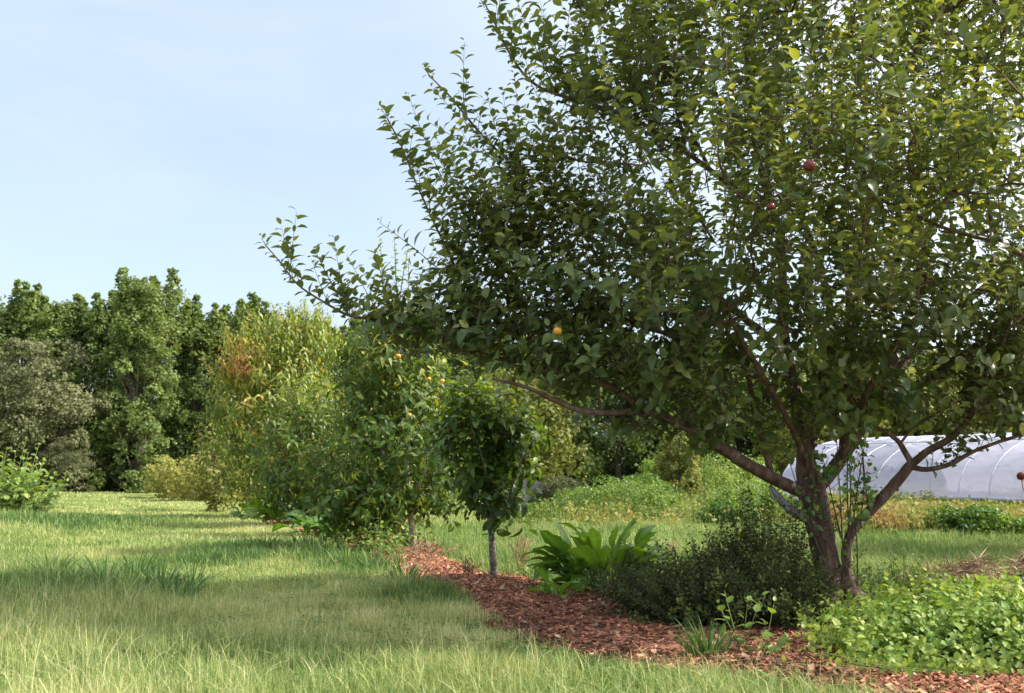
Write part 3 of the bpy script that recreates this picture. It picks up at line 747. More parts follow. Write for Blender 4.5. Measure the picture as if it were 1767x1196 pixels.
        add_leaves(lf, OVATE, (pos + rad * .012)[keep], unit(s * .45 + rad * .9 + (0, 0, .2) + rng.normal(0, .15, (nl, 3)))[keep], unit(s + (0, 0, .5) + rng.normal(0, .2, (nl, 3)))[keep], (0.122 * rng.uniform(.75, 1.1, nl) * (1 - .4 * np.maximum(0, (tt - .85) / .15)))[keep], .5 * rng.uniform(.5, 1.5, keep.sum()), np.clip(.32 + .25 * np.maximum(0, (tt - .7) / .3) + rng.normal(0, .1, nl), 0, 1)[keep], 0, twist=.3)
        shoots(lf, lf, [cut[-2], cut[-3]], [s[-1] + (0, 0, .25), s[-1] + (-.25, 0, .5)], [.10, .08], OVATE, .10, .022, .55, .08, droop=.7, tipt=.2)
        tq = rng.uniform(0, .9, up_sh); st = np.stack([np.interp(tq, cum, cut[:, k]) for k in range(3)], -1); sq = np.stack([np.interp(tq, tt, s[:, k]) for k in range(3)], -1)
        shoots(lf, lf, st, unit(sq * .4 + (-.12, 0, 1.0) + rng.normal(0, .25, (up_sh, 3))), rng.uniform(.2, .6, up_sh), OVATE, .132, .032, .40, .09, droop=.7, tipt=.25)
    # explicit upright shoots whose tips show on the outline
    E = [((700, 560), (640, 450)), ((660, 553), (600, 452)), ((850, 600), (760, 430)), ((900, 520), (735, 320)), ((880, 470), (800, 330)), ((960, 330), (880, 240)), ((1000, 360), (965, 250)), ((900, 300), (735, 215)),
         ((850, 255), (740, 160)), ((1000, 170), (930, 30)), ((960, 160), (880, 0)), ((1050, 190), (1010, -20)), ((1100, 210), (1075, 40)), ((940, 430), (860, 330)), ((870, 420), (720, 250)), ((1130, 300), (1040, 130)), ((980, 420), (915, 250)), ((820, 560), (770, 440)), ((1000, 480), (900, 400)),
         ((1300, 330), (1310, 210)), ((1360, 350), (1345, 225)), ((1460, 300), (1455, 150)), ((1090, 620), (1005, 400))]
    E += [((1100 + rng.uniform(-330, 60), 520 + rng.uniform(-150, 60)), (0, 0)) for _ in range(60)]
    E += [((rng.uniform(1150, 1750), rng.uniform(250, 560)), (0, 0)) for _ in range(90)]
    E = [(a, b_) if b_ != (0, 0) else (a, (a[0] - rng.uniform(20, 110) * (a[0] < 1150) + rng.uniform(-25, 25) * (a[0] >= 1150), a[1] - rng.uniform(80, 170))) for a, b_ in E]
    for (a, b_) in E:
        d_ = D - .9 + rng.normal(0, .12) if a[0] < 1130 else D - rng.uniform(1.6, 2.5)
        p, q = W(*a, d_), W(*b_, d_ - .1)
        shoots(lf, lf, [p], [q - p], [np.linalg.norm(q - p)], OVATE, .138, .030, .52 if a[0] < 1200 else .60, .09, droop=.75, curve=.08, tipt=.28, r0=.0035)
    lf.build('crown', [M['apple_leaf'], M['twig']], root, origin=base)
    # water sprouts round the trunk
    S = [((1466, 925), (1462, 820), (1470, 640)), ((1470, 925), (1480, 840), (1500, 720)), ((1452, 930), (1438, 870), (1420, 790)), ((1462, 930), (1468, 850), (1462, 740)), ((1475, 915), (1490, 860), (1488, 780)),
         ((1430, 990), (1395, 900), (1360, 790)), ((1455, 1000), (1452, 900), (1440, 700)), ((1440, 960), (1410, 870), (1395, 740)), ((1480, 1010), (1478, 930), (1466, 820)), ((1500, 890), (1492, 820), (1478, 660)), ((1425, 900), (1408, 820), (1400, 700))]
    for a, b_, c in S:
        dq = D - .28 + rng.normal(0, .05)
        P = smooth_line([W(*a, dq), W(*b_, dq - .05), W(*c, dq - .12)], 6)
        b = MB(); tube(b, P, np.linspace(.008, .003, len(P)), 6, .5, 1)
        for rep in range(2):
            k = rng.integers(4, len(P) - 2); sh = 5
            shoots(b, b, P[rng.integers(4, len(P), sh)], unit(rng.normal(0, .5, (sh, 3)) + (0, -.2, .3)), rng.uniform(.06, .22, sh), BROAD, .085, .04, .45, .2, droop=.8, tipt=.0, up=-.1, hang=.25)
        b.build('water_sprout', [M['sprout_leaf'], M['twig']], root, origin=base)
    # apples
    def apple(px_, py_, d_, rad, col):
        b = MB(); c = W(px_, py_, d_)
        ph = np.linspace(0, math.pi, 11)[:, None]; th = np.linspace(0, 2 * math.pi, 17)[:-1][None]
        rr = np.sin(ph) * (1 - .12 * np.cos(ph) ** 3) ; zz = np.cos(ph) * .9 - .25 * np.exp(-(ph / .35) ** 2) + .13 * np.exp(-((math.pi - ph) / .3) ** 2) + 0 * th
        V = np.stack([rr * np.cos(th), rr * np.sin(th), zz], -1).reshape(-1, 3) * rad + c
        i = np.arange(10)[:, None] * 16; j = np.arange(16)[None]; k = (j + 1) % 16
        b.add(V, None, np.stack([i + j, i + 16 + j, i + 16 + k, i + k], -1).reshape(-1, 4))
        tube(b, [c + (0, 0, rad * .6), c + (.004, 0, rad * 1.2), c + (.012, 0, rad * 1.7)], .0022, 5, .5, 1)
        return b.build('apple', [col, M['twig']], root, origin=base)
    tag(apple(1397, 286, D - 3.05, .043, M['apple_red']), 'deep red ripe apple')
    tag(apple(1330, 356, D - 2.85, .030, M['apple_red']), 'small red apple half hidden by leaves')
    tag(apple(962, 571, D - 1.7, .034, M['apple_gold']), 'golden yellow apple')
    return base

M['apple_red'] = noisemat('apple_red_skin', [(0.3, (0.07, 0.004, 0.006)), (0.6, (0.16, 0.010, 0.010)), (0.8, (0.25, 0.05, 0.02))], 16, 4, 0.25, 0, spec=0.6, stretch=(1, 1, .3))
M['apple_gold'] = noisemat('apple_gold_skin', [(0.3, (0.62, 0.22, 0.02)), (0.7, (0.78, 0.42, 0.04))], 12, 4, 0.35, 0, spec=0.5)
APPLE = apple_tree()

# ------------------------------------------------------------------ the other trees of the row
def orchard_tree(name, label, base, trunks, limbs, lobes, bark, leaf, tmpl, lsize, gap, slen, tmu, droop, hang, up, lean=.45, nspur=.3, tv_top=.1, group=None, extra=None, rtip=.004, spread=.85, tvs=.08, dirup=.6, width=1.0, upn=.35, keepf=None):
    base = np.array(base); root = thing(name, label, 'tree', base, group=group)
    sk = Skel(); b = MB()
    for P, r in trunks:
        sk.limb(P, r); Lx = smooth_line(np.column_stack([P, r]), 5); tube(b, Lx[:, :3], Lx[:, 3], 9, .5, 0, wob=.12)
    b.build('trunk', bark, root, origin=base)
    for P, r in limbs:
        sk.limb(P, r); Lx = smooth_line(np.column_stack([P, r]), 5); b = MB(); tube(b, Lx[:, :3], Lx[:, 3], 7, .5, 0, wob=.1)
        b.build('limb', bark, root, origin=base)
    A = np.concatenate(lobes)
    if keepf is not None: A = A[keepf(A)]
    sk.grow(A)
    lf = MB(); sk.twig_mesh(lf, rtip, .46, 4, 1, .03); ends = sk.P[sk.ends]; n = len(ends); cen = A.mean(0); o = unit(ends - cen)
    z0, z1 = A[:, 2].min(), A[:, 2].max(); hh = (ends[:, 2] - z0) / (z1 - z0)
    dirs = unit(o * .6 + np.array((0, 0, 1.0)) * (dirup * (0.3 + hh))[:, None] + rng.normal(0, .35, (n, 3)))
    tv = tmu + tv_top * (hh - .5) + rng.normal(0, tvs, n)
    if extra is not None: tv = tv + extra(ends)
    shoots(lf, lf, ends, dirs, slen * rng.uniform(.6, 1.4, n), tmpl, lsize, gap, tmu, .08, droop=droop, tv=tv, tipt=.12, up=up, hang=hang, lean=lean, spread=spread, r0=rtip * .8, curve=-.1, width=width, upn=upn)
    ids = np.array([i for q in sk.lines for i in q[1:-1]]); pick = ids[rng.random(len(ids)) < nspur]; P = sk.P[pick]; n = len(P)
    ex = extra(P) if extra is not None else 0
    shoots(lf, None, P, unit(rng.normal(0, 1, (n, 3)) + (0, 0, .2)), slen * rng.uniform(.25, .6, n), tmpl, lsize, gap, tmu - .06, .1, droop=droop, tv=tmu - .08 + ex + np.zeros(n), up=up, hang=hang, lean=lean, spread=spread, width=width, upn=upn)
    lf.build('crown', [leaf, M['twig']], root, origin=base)
    return root, sk

def gpt(px, py):
    d = F * CH / (py - HZ); p = W(px, py, d); return np.array((p[0], d, float(ground_z(np.array(p[0]), np.array(d)))))

M['guardbark'] = noisemat('mottled_bark', [(.35, (.05, .04, .035)), (.5, (.16, .14, .12)), (.65, (.30, .27, .24))], 30, 5, .8, .6, 60)
# young broad-leaved tree beside the mulch
b0 = gpt(853, 1004); d = b0[1]
P, r = line([(853, 1012, d, 7.5), (851, 975, d, 7), (849, 940, d, 6), (847, 900, d, 5), (848, 850, d, 4.5), (846, 790, d, 3.5), (840, 740, d, 2.5), (836, 690, d, 1.5)])
lm = [line([(848, 900, d, 3.5), (820, 860, d - .1, 2.5), (790, 800, d - .2, 2), (770, 730, d - .2, 1.4)]), line([(848, 890, d, 3.5), (880, 850, d - .1, 2.5), (900, 790, d - .1, 2), (905, 730, d - .1, 1.4)]), line([(847, 860, d, 3), (835, 800, d - .3, 2), (815, 740, d - .4, 1.4)]), line([(847, 860, d, 3), (862, 800, d + .3, 2), (875, 720, d + .3, 1.4)])]
YT, _ = orchard_tree('young_tree', 'young tree with broad dark glossy leaves and a slim mottled trunk beside the apple tree', b0, [(P, r)], lm,
    [pell(828, 775, d, 78, 68, .5, 130), pell(815, 722, d, 60, 40, .45, 44), pell(888, 748, d, 28, 50, .35, 24), pell(846, 848, d, 44, 45, .35, 60)], M['guardbark'], M['dark_leaf'], BROAD, .175, .042, .30, .58, .7, .05, .05, lean=.35, nspur=.42, tv_top=.5, tvs=.08, dirup=.75, rtip=.0035, upn=1.0, width=.72)

# tree behind it: pale double trunk, hanging lance leaves
b0 = gpt(712, 952); d = b0[1]
tr = [line([(714, 958, d, 7), (713, 925, d, 6.5), (708, 885, d, 5.5), (703, 830, d, 5), (700, 770, d, 4), (696, 700, d, 3), (690, 640, d, 2), (686, 580, d, 1.3)]),
      line([(706, 956, d + .1, 6), (698, 925, d + .1, 5.5), (688, 880, d + .15, 4.5), (672, 820, d + .2, 3.5), (655, 760, d + .2, 2.6), (645, 700, d + .2, 1.8)]),
      line([(690, 905, d, 3.5), (676, 885, d - .1, 3), (655, 850, d - .3, 2.4), (630, 810, d - .5, 1.8)])]
lm = [line([(705, 870, d, 4), (730, 820, d - .2, 3), (752, 760, d - .4, 2.2), (760, 700, d - .4, 1.5)]), line([(700, 800, d, 3.5), (720, 740, d + .3, 2.6), (735, 670, d + .5, 1.8), (740, 600, d + .5, 1.3)])]
KC = W(707, 905, b0[1])
TC, skc = orchard_tree('fruit_tree', 'green tree with pale forked trunk and a few orange fruits, behind the young tree', b0, tr, lm,
    [pell(690, 760, d, 105, 115, 1.1, 330), pell(680, 650, d + .1, 92, 90, .95, 270), pell(690, 575, d + .1, 60, 40, .6, 80), pell(640, 860, d - .1, 85, 55, .9, 220), pell(735, 850, d, 52, 36, .6, 50), pell(560, 830, d + .2, 40, 60, .6, 30)],
    M['palebark'], M['pear_leaf'], LANCE, .21, .055, .36, .54, .7, .6, -.05, nspur=.55, tv_top=.25, tvs=.12, width=1.35, keepf=lambda A: ~((np.abs(A[:, 0] - KC[0]) < .32) & (A[:, 2] < KC[2] + .35) & (A[:, 1] < KC[1] + .15)))

# second apple tree further along with tall bare shoots
b0 = gpt(640, 925); d = b0[1]
tr = [line([(640, 930, d, 6), (645, 880, d, 5.5), (655, 820, d, 5), (668, 740, d, 4), (680, 650, d, 3), (684, 560, d, 2), (685, 500, d, 1.5)])]
lm = [line([(650, 840, d, 4), (630, 760, d, 3), (612, 680, d, 2.3), (605, 610, d, 1.6)]), line([(668, 740, d, 3), (710, 690, d - .2, 2.5), (745, 640, d - .3, 1.8), (765, 590, d - .3, 1.3)])]
b_ = None
def second_apple():
    root, sk = orchard_tree('small_apple_tree', 'second apple tree with tall thin shoots rising above the row', b0, tr, lm,
        [pell(670, 640, d, 95, 80, 1.1, 150), pell(650, 740, d, 90, 60, 1.1, 90), pell(730, 610, d - .2, 55, 50, .7, 60)],
        M['redbark'], M['pear_leaf'], OVATE2, .13, .045, .36, .42, .5, .1, .2, nspur=.4, tv_top=.15, dirup=.9)
    lf = MB()
    for (a, bq) in (((668, 590), (655, 418)), ((690, 590), (676, 412)), ((684, 600), (690, 420)), ((704, 600), (705, 458)), ((712, 610), (722, 500))):
        p, q = W(*a, d), W(*bq, d); shoots(lf, lf, [p], [q - p], [np.linalg.norm(q - p)], OVATE2, .17, .065, .66, .08, droop=.6, curve=0, r0=.007)
    lf.build('shoots', [M['pear_leaf'], M['twig']], root, origin=b0)
    for i_, (fx, fy, rr) in enumerate(((687, 615, .062), (763, 658, .058), (740, 654, .045), (706, 716, .05), (665, 590, .04))):
        b = MB(); rr *= .72; c = W(fx, fy, gpt(712, 952)[1] - 1.35)
        ph = np.linspace(0, math.pi, 9)[:, None]; th = np.linspace(0, 2 * math.pi, 13)[:-1][None]
        V = np.stack([np.sin(ph) * np.cos(th), np.sin(ph) * np.sin(th), np.cos(ph) * .9 - .2 * np.exp(-(ph / .4) ** 2) + 0 * th], -1).reshape(-1, 3) * rr + c
        ii = np.arange(8)[:, None] * 12; j = np.arange(12)[None]; k = (j + 1) % 12
        b.add(V, None, np.stack([ii + j, ii + 12 + j, ii + 12 + k, ii + k], -1).reshape(-1, 4))
        tube(b, [c + (0, 0, rr * .6), c + (.01, 0, rr * 1.9)], .005, 4, .5, 1)
        tag(b.build('fruit', [M['apple_gold'], M['twig']], TC, origin=np.array(TC.location)), 'orange fruit')
second_apple()

# peach trees
b0 = gpt(545, 907); d = b0[1]
tr = [line([(546, 910, d, 5), (545, 880, d, 5), (541, 840, d, 4.5), (538, 790, d, 3.5), (535, 740, d, 2.5)])]
lm = [line([(544, 860, d, 3.5), (510, 820, d - .2, 3), (480, 770, d - .4, 2), (465, 720, d - .5, 1.3)]), line([(543, 855, d, 3.5), (580, 810, d - .2, 3), (610, 760, d - .4, 2), (625, 715, d - .5, 1.3)]), line([(541, 840, d, 3), (550, 780, d + .5, 2.4), (570, 700, d + .8, 1.5)])]
orchard_tree('fruit_tree', 'bushy fruit tree with arching yellow green sprays in front of the tall peach tree', b0, tr, lm,
    [pell(550, 780, d - .2, 108, 80, 1.5, 420), pell(540, 715, d - .2, 85, 40, 1.2, 140), pell(545, 850, d, 92, 30, 1.2, 150)], M['redbark'], M['peach_leaf'], LANCE, .22, .06, .48, .35, .8, .6, .1, nspur=.55, tv_top=.34, tvs=.09, dirup=.8, width=1.2)

b0 = gpt(481, 893); d = b0[1]
tr = [line([(480, 897, d, 5.5), (482, 872, d, 5.5), (484, 840, d, 5), (482, 800, d, 4), (478, 740, d, 3)])]
lm = [line([(484, 845, d, 4), (450, 790, d - .2, 3), (420, 720, d - .3, 2.3), (405, 650, d - .3, 1.5)]), line([(484, 840, d, 4), (520, 770, d, 3), (540, 690, d, 2.3), (548, 610, d, 1.5)]), line([(482, 800, d, 3.5), (480, 700, d + .4, 2.8), (470, 600, d + .6, 1.8)]), line([(483, 820, d, 3), (500, 760, d - .6, 2), (495, 680, d - .8, 1.5)])]
def orange_patch(P):
    c1 = W(425, 640, d); c2 = W(520, 650, d - 1); c3 = W(440, 720, d - 1)
    g = .48 * np.exp(-np.sum(((P - c1) / (.6, 3, .55)) ** 2, 1)) + .10 * np.exp(-np.sum(((P - c2) / (1.4, 3, 1.6)) ** 2, 1)) + .12 * np.exp(-np.sum(((P - c3) / (.7, 3, 1.2)) ** 2, 1))
    return g + .16 * (vnoise(P[:, 0] * 1.0, P[:, 2], 1.1, 31) - .5)
orchard_tree('peach_tree', 'tall yellow green peach tree with drooping narrow leaves turning orange at its upper left', b0, tr, lm,
    [pell(480, 720, d, 112, 120, 2.0, 700), pell(480, 620, d, 100, 70, 1.8, 380), pell(530, 590, d, 60, 50, 1.3, 120), pell(420, 680, d, 50, 80, 1.2, 100), pell(470, 830, d, 90, 40, 1.6, 120)],
    M['redbark'], M['peach_leaf'], LANCE, .24, .065, .55, .51, .8, .8, -.05, nspur=.5, tv_top=.12, tvs=.09, extra=orange_patch, width=1.15, dirup=.9)
b0 = gpt(372, 880); d = b0[1]
tr = [line([(372, 882, d, 4), (372, 860, d, 4), (374, 830, d, 3), (370, 790, d, 2)])]
orchard_tree('small_fruit_tree', 'small pale green fruit tree at the far end of the row before the forest', b0, tr, [], [pell(372, 800, d, 42, 66, 1.0, 190), pell(385, 850, d, 36, 22, .8, 70)], M['redbark'], M['yellow_leaf'], LANCE, .26, .08, .45, .35, .5, .5, .1, nspur=.5, width=1.6)

# ------------------------------------------------------------------ forest
def blob_tree(name, label, H, Wd, nb, nleaf, ls, leafm, tint, base_h=0.12, bark=None, shape='round', seed=1, loc=(0, 0, 0), group=None, blob=0.16, vert=1.0, sub=True, jag=.3, spikes=0):
    g = np.random.default_rng(seed); root = thing(name, label, 'tree' if H > 2.5 else 'bush', loc, group=group)
    # blob centres on and inside the crown
    c = []
    while len(c) < nb:
        p = unit(g.normal(0, 1, 3)) * g.random() ** .28
        z = (p[2] + 1) / 2 if shape in ('round', 'dome') else g.random()
        if shape == 'cone': k = .25 + .75 * (1 - z) ** .8
        elif shape == 'column': k = .75 + .25 * math.sin(z * math.pi)
        elif shape == 'dome': k = 1.0 if z < .35 else math.sqrt(max(0.05, 1 - ((z - .35) / .66) ** 2))
        else: k = 1.0
        rr = Wd / 2 * (1 - blob * .6)
        if shape != 'round':
            a = math.atan2(p[1], p[0]); q = g.random() ** .4; x, y_ = math.cos(a) * q * k * rr, math.sin(a) * q * k * rr
        else: x, y_ = p[0] * rr, p[1] * rr
        c.append((x * (1 + jag * (g.random() - .5)), y_ * (1 + jag * (g.random() - .5)), H * (base_h + (1 - base_h - blob * .25) * z)))
    c = np.array(c); br = Wd * blob * g.uniform(.55, 1.35, nb)
    for q in range(spikes):   # narrow leaders standing out of the top
        a = g.random() * 6.283; rq = g.random() ** .5 * Wd * .34; zt = H * g.uniform(.93, 1.06)
        for e_ in range(4): c = np.vstack([c, (rq * math.cos(a), rq * math.sin(a), zt - e_ * H * .045)]); br = np.append(br, Wd * (.045 + .022 * e_))
    nb = len(c)
    b = MB(); trr = H * .018 + Wd * .006
    pts = np.array([(0, 0, -.1), (0.02 * H * g.normal(), 0.02 * H * g.normal(), H * .3), (0.03 * H * g.normal(), .03 * H * g.normal(), H * .6), (0, 0, H * .86)])
    Ls = smooth_line(np.column_stack([pts, [trr * 1.25, trr * .9, trr * .5, trr * .12]]), 5); tube(b, Ls[:, :3], Ls[:, 3], 7, wob=.15)
    for j in range(0, nb, 3):
        t = np.clip((c[j, 2] / H - .22), .05, .8); i_ = int(t * (len(Ls) - 1)); p0 = Ls[i_, :3]
        mid = (p0 + c[j]) / 2 + (0, 0, -.04 * H * g.random()); tube(b, smooth_line(np.array([p0, mid, c[j]]), 3), np.linspace(Ls[i_, 3] * .3, .02, 7), 5)
    b.build('trunk', bark or M['darkbark'], root)
    own = g.integers(0, nb, nleaf); v = unit(g.normal(0, 1, (nleaf, 3)) + (0, 0, .25)); k = g.uniform(.35, 1.0, nleaf) ** .5
    if sub:   # little tufts inside every blob
        tuft = unit(g.normal(0, 1, (nb * 14, 3)) + (0, 0, .25)); ti = own * 14 + g.integers(0, 14, nleaf); v = unit(tuft[ti] + g.normal(0, .22, (nleaf, 3)))
    P = c[own] + v * (k * br[own])[:, None] * (1, 1, vert)
    P[:, 2] = np.maximum(P[:, 2], .05)
    nr = unit(v + g.normal(0, .45, (nleaf, 3)) + (0, 0, .35)); dd_ = unit(g.normal(0, 1, (nleaf, 3)) - (0, 0, .25))
    bt = g.normal(0, .10, nb)[own]
    lf = MB(); add_leaves(lf, SMALL, P, dd_, nr, ls * g.uniform(.6, 1.3, nleaf), .3, np.clip(tint + bt + g.normal(0, .12, nleaf), 0, 1), width=1.5)
    lf.build('crown', leafm, root)
    return root

def place(o, px, base_py, d, H_over=None, label=None, rz=0, sc_=(1, 1, 1), group=None, first=False):
    t = o if first else copy_tree(o)
    if d > 78 and px < 900: sc_ = (sc_[0], sc_[1], sc_[2] * .93)
    p = W(px, base_py, d); t.location = (p[0], d, 0.0); t.rotation_euler = (0, 0, rz); t.scale = sc_
    if label: t['label'] = label
    if group: t['group'] = group
    return t
FG = 'trees of the forest edge'
tallA = blob_tree('forest_tree', 'tall bright green tree towering in the middle of the left forest edge', 15.5, 6.4, 120, 26000, .21, M['far_leaf'], .50, .02, shape='cone', seed=3, blob=.13, jag=.6, spikes=2, group=FG)
tallB = blob_tree('forest_tree', 'x', 14.5, 5.2, 84, 14000, .23, M['far_leaf'], .45, .05, shape='cone', seed=5, blob=.17, jag=.6, spikes=5, group=FG)
tallC = blob_tree('forest_tree', 'x', 14.5, 5.4, 84, 14000, .23, M['far_leaf'], .38, .05, shape='column', seed=8, blob=.17, jag=.6, spikes=5, group=FG)
oliveA = blob_tree('olive_tree', 'broad grey green tree with tiers of feathery foliage at the left edge', 11.3, 9.5, 52, 22000, .20, M['olive_leaf'], .48, .06, shape='dome', seed=11, blob=.20, vert=.55, jag=.3, group=FG)
fd = F * CH / (851 - HZ)
place(tallA, 232, 850, fd - 2, rz=.4, first=True, sc_=(1.1, 1, .96))
place(oliveA, 45, 850, fd - 5, first=True, rz=1.0)
place(oliveA, 112, 850, fd - 6, sc_=(.34, .34, .34), label='small round grey green tree at the forest foot, right of the broad grey tree', rz=2)
place(oliveA, -150, 850, fd - 3, sc_=(1, 1, 1.05), label='grey green tree beyond the broad grey tree, mostly outside the picture', rz=3)
BACK = 'tall dark green forest tree of the back row on the left'
spots = [(-330, 1.0, 'B'), (-230, .95, 'C'), (-120, 1.02, 'B'), (-40, 1.1, 'C'), (20, 1.13, 'B'), (85, 1.05, 'A'), (142, 1.02, 'C'), (188, 1.06, 'B'), (268, 1.13, 'C'), (318, 1.06, 'B'), (362, 1.03, 'C'), (405, 1.04, 'B'), (447, 1.02, 'C'), (500, .95, 'C'), (555, .93, 'B'), (615, .95, 'C'), (680, .92, 'B'), (750, .9, 'C'), (820, .86, 'B'), (890, .84, 'C')]
firsts = {'A': False, 'B': True, 'C': True}
protos = {'A': tallA, 'B': tallB, 'C': tallC}
spots += [(px_ + 30, s_ * random.uniform(.9, 1.0), 'CB'[i_ % 2]) for i_, (px_, s_, k_) in enumerate(spots)]
for i_, (px_, s_, k_) in enumerate(spots):
    place(protos[k_], px_, 850, fd + 2 + 7 * random.random(), first=firsts[k_], rz=random.random() * 6, sc_=(s_ * random.uniform(.9, 1.1), s_, s_ * (1 if k_ != 'A' else .93)), label=BACK, group=FG); firsts[k_] = False
for i_, (px_, s_, k_) in enumerate([(330, .62, 'C'), (385, .60, 'B'), (445, .66, 'C'), (180, .5, 'B'), (70, .42, 'C'), (290, .5, 'B')]):
    place(protos[k_], px_, 850, fd + .5, rz=i_ * 1.3, sc_=(s_ * 1.15, s_ * 1.1, s_), label='lower dark tree filling the gap between the tall trunks of the left forest', group=FG)

# darker, lower trees behind the field on the right
darkA = blob_tree('field_edge_tree', 'broad dark green tree behind the field, right of the wooden board', 9.0, 9.5, 60, 12000, .28, M['far_leaf'], .22, .04, shape='dome', seed=21, blob=.17, group='trees behind the field')
greyA = blob_tree('field_edge_tree', 'dull green willow-like tree rising directly behind the wooden board', 8.5, 6.5, 50, 11000, .24, M['yellow_leaf'], .12, .03, shape='dome', seed=23, blob=.17, vert=1.3, group='trees behind the field')
d2 = 74
place(greyA, 905, 848, d2 - 12, first=True)
place(darkA, 1070, 848, d2, first=True)
for i_, (px_, s_, lb) in enumerate([(985, .80, 'dark round tree between the willow-like tree and the broad dark tree'), (1175, .95, 'dark green tree behind the field, straight above the small pale sapling'), (1265, 1.05, 'dark tree behind the field just left of the big apple trunk'), (1365, 1.0, 'dark tree behind the field seen through the fork of the apple tree'), (830, .9, 'dark tree hidden behind the young broad-leaved tree'), (740, .9, 'dark tree hidden behind the pale forked trunk')]):
    place(darkA, px_, 848, d2 + 3 + 3 * (i_ % 2), sc_=(s_, s_, s_ * .98), rz=i_ * 1.1, label=lb)
yel = blob_tree('pale_tree', 'olive yellow tree behind the plastic tunnel, nearest the apple trunk', 8.5, 9.0, 60, 12000, .27, M['yellow_leaf'], .32, .03, shape='dome', seed=31, blob=.16, group='pale trees behind the tunnel')
for i_, (px_, s_, lb) in enumerate([(1500, 1.0, None), (1590, .93, 'olive yellow tree behind the middle of the plastic tunnel'), (1680, 1.02, 'olive yellow tree behind the right part of the plastic tunnel'), (1775, 1.1, 'olive yellow tree cut by the right edge of the picture, behind the tunnel'), (1880, 1.1, 'olive yellow tree beyond the right edge of the picture'), (1420, .9, 'olive yellow tree seen between apple branches left of the tunnel')]):
    place(yel, px_, 848, 66 + 4 * (i_ % 2), sc_=(s_, s_, s_), rz=i_ * 1.3, label=lb, first=(i_ == 0))
for i_, (px_, s_) in enumerate([(930, .75), (1010, .78), (1100, .8), (1190, .8), (1290, .82), (1390, .85), (1490, .85), (1590, .85), (1690, .85), (1790, .9), (1900, .95), (2010, 1.0), (2120, 1.0)]):
    k_ = 'BC'[i_ % 2]
    place(protos[k_], px_, 848, 96 + 4 * (i_ % 3), rz=i_, sc_=(s_ * 1.4, s_ * 1.3, s_), label='tall forest tree far behind the field on the right', group='far trees behind the field')

# understory along the forest foot
def understory():
    proto = blob_tree('forest_shrub', 'dark shrub in the undergrowth at the foot of the forest', 3.2, 6.0, 36, 5200, .26, M['far_leaf'], .10, -.02, shape='dome', seed=41, blob=.2, group='undergrowth shrubs of the forest foot')
    f = True
    for px_ in range(-260, 1500, 62):
        left = px_ < 520
        place(proto, px_ + random.uniform(-15, 15), 850, (fd + 1.5 if left else 80) + random.uniform(-1, 2.5), rz=random.random() * 6, sc_=(1.1, 1.0, random.uniform(.8, 1.3) * (1.35 if not left else 1)), first=f); f = False
understory()

# ------------------------------------------------------------------ plants
def stem_bush(name, label, cat, boxes, leafm, tmpl, lsize, gap, tint, droop=.4, hrange=(.25, .5), base=None, up=.2, seed=0, lean_out=.5, group=None, tsd=.12, width=1.0, hang=0., tv=None, stemr=.003, low=.0, wood=None, opposite=False, fill=0):
    """a plant of many leafy stems; boxes: (cx, cy, rx, ry, n, hmin, hmax)"""
    if base is None: base = (boxes[0][0], boxes[0][1])
    base = np.array((base[0], base[1], float(ground_z(np.array(base[0]), np.array(base[1])))))
    root = thing(name, label, cat, base, group=group); lf = MB(); st = MB()
    for (cx, cy, rx, ry, n, h0, h1) in boxes:
        a = rng.random(n) * 6.283; q = rng.random(n) ** .5
        x = cx + rx * q * np.cos(a) * .8; y = cy + ry * q * np.sin(a) * .8
        z = ground_z(x, y); hh = (h0 + (h1 - h0) * rng.random(n)) * (1 - .45 * q * q) * (.55 + .9 * vnoise(x, y, 4.5, 55 + seed))
        P = np.stack([x, y, z + low], -1)
        d_ = np.stack([np.cos(a) * q * rx * lean_out, np.sin(a) * q * ry * lean_out, hh], -1) + rng.normal(0, .09, (n, 3)) * (1, 1, .6)
        shoots(lf, lf, P, unit(d_), np.linalg.norm(d_, axis=1), tmpl, lsize, gap, tint, tsd, droop=droop, up=up, hang=hang, r0=stemr, width=width, tipt=.14, curve=0.05, spread=.9, upn=.8, tv=tint + .22 * (vnoise(x, y, 2.0, 51 + seed) - .5) + rng.normal(0, tsd * .6, n), bare=.12)
    lf.build('foliage', [leafm, wood or M['stem']], root, origin=base)
    return root
M['stem'] = plain('green_stem', (0.16, 0.22, 0.07), .6)
M['drystem'] = plain('dry_stem', (0.26, 0.16, 0.10), .8)

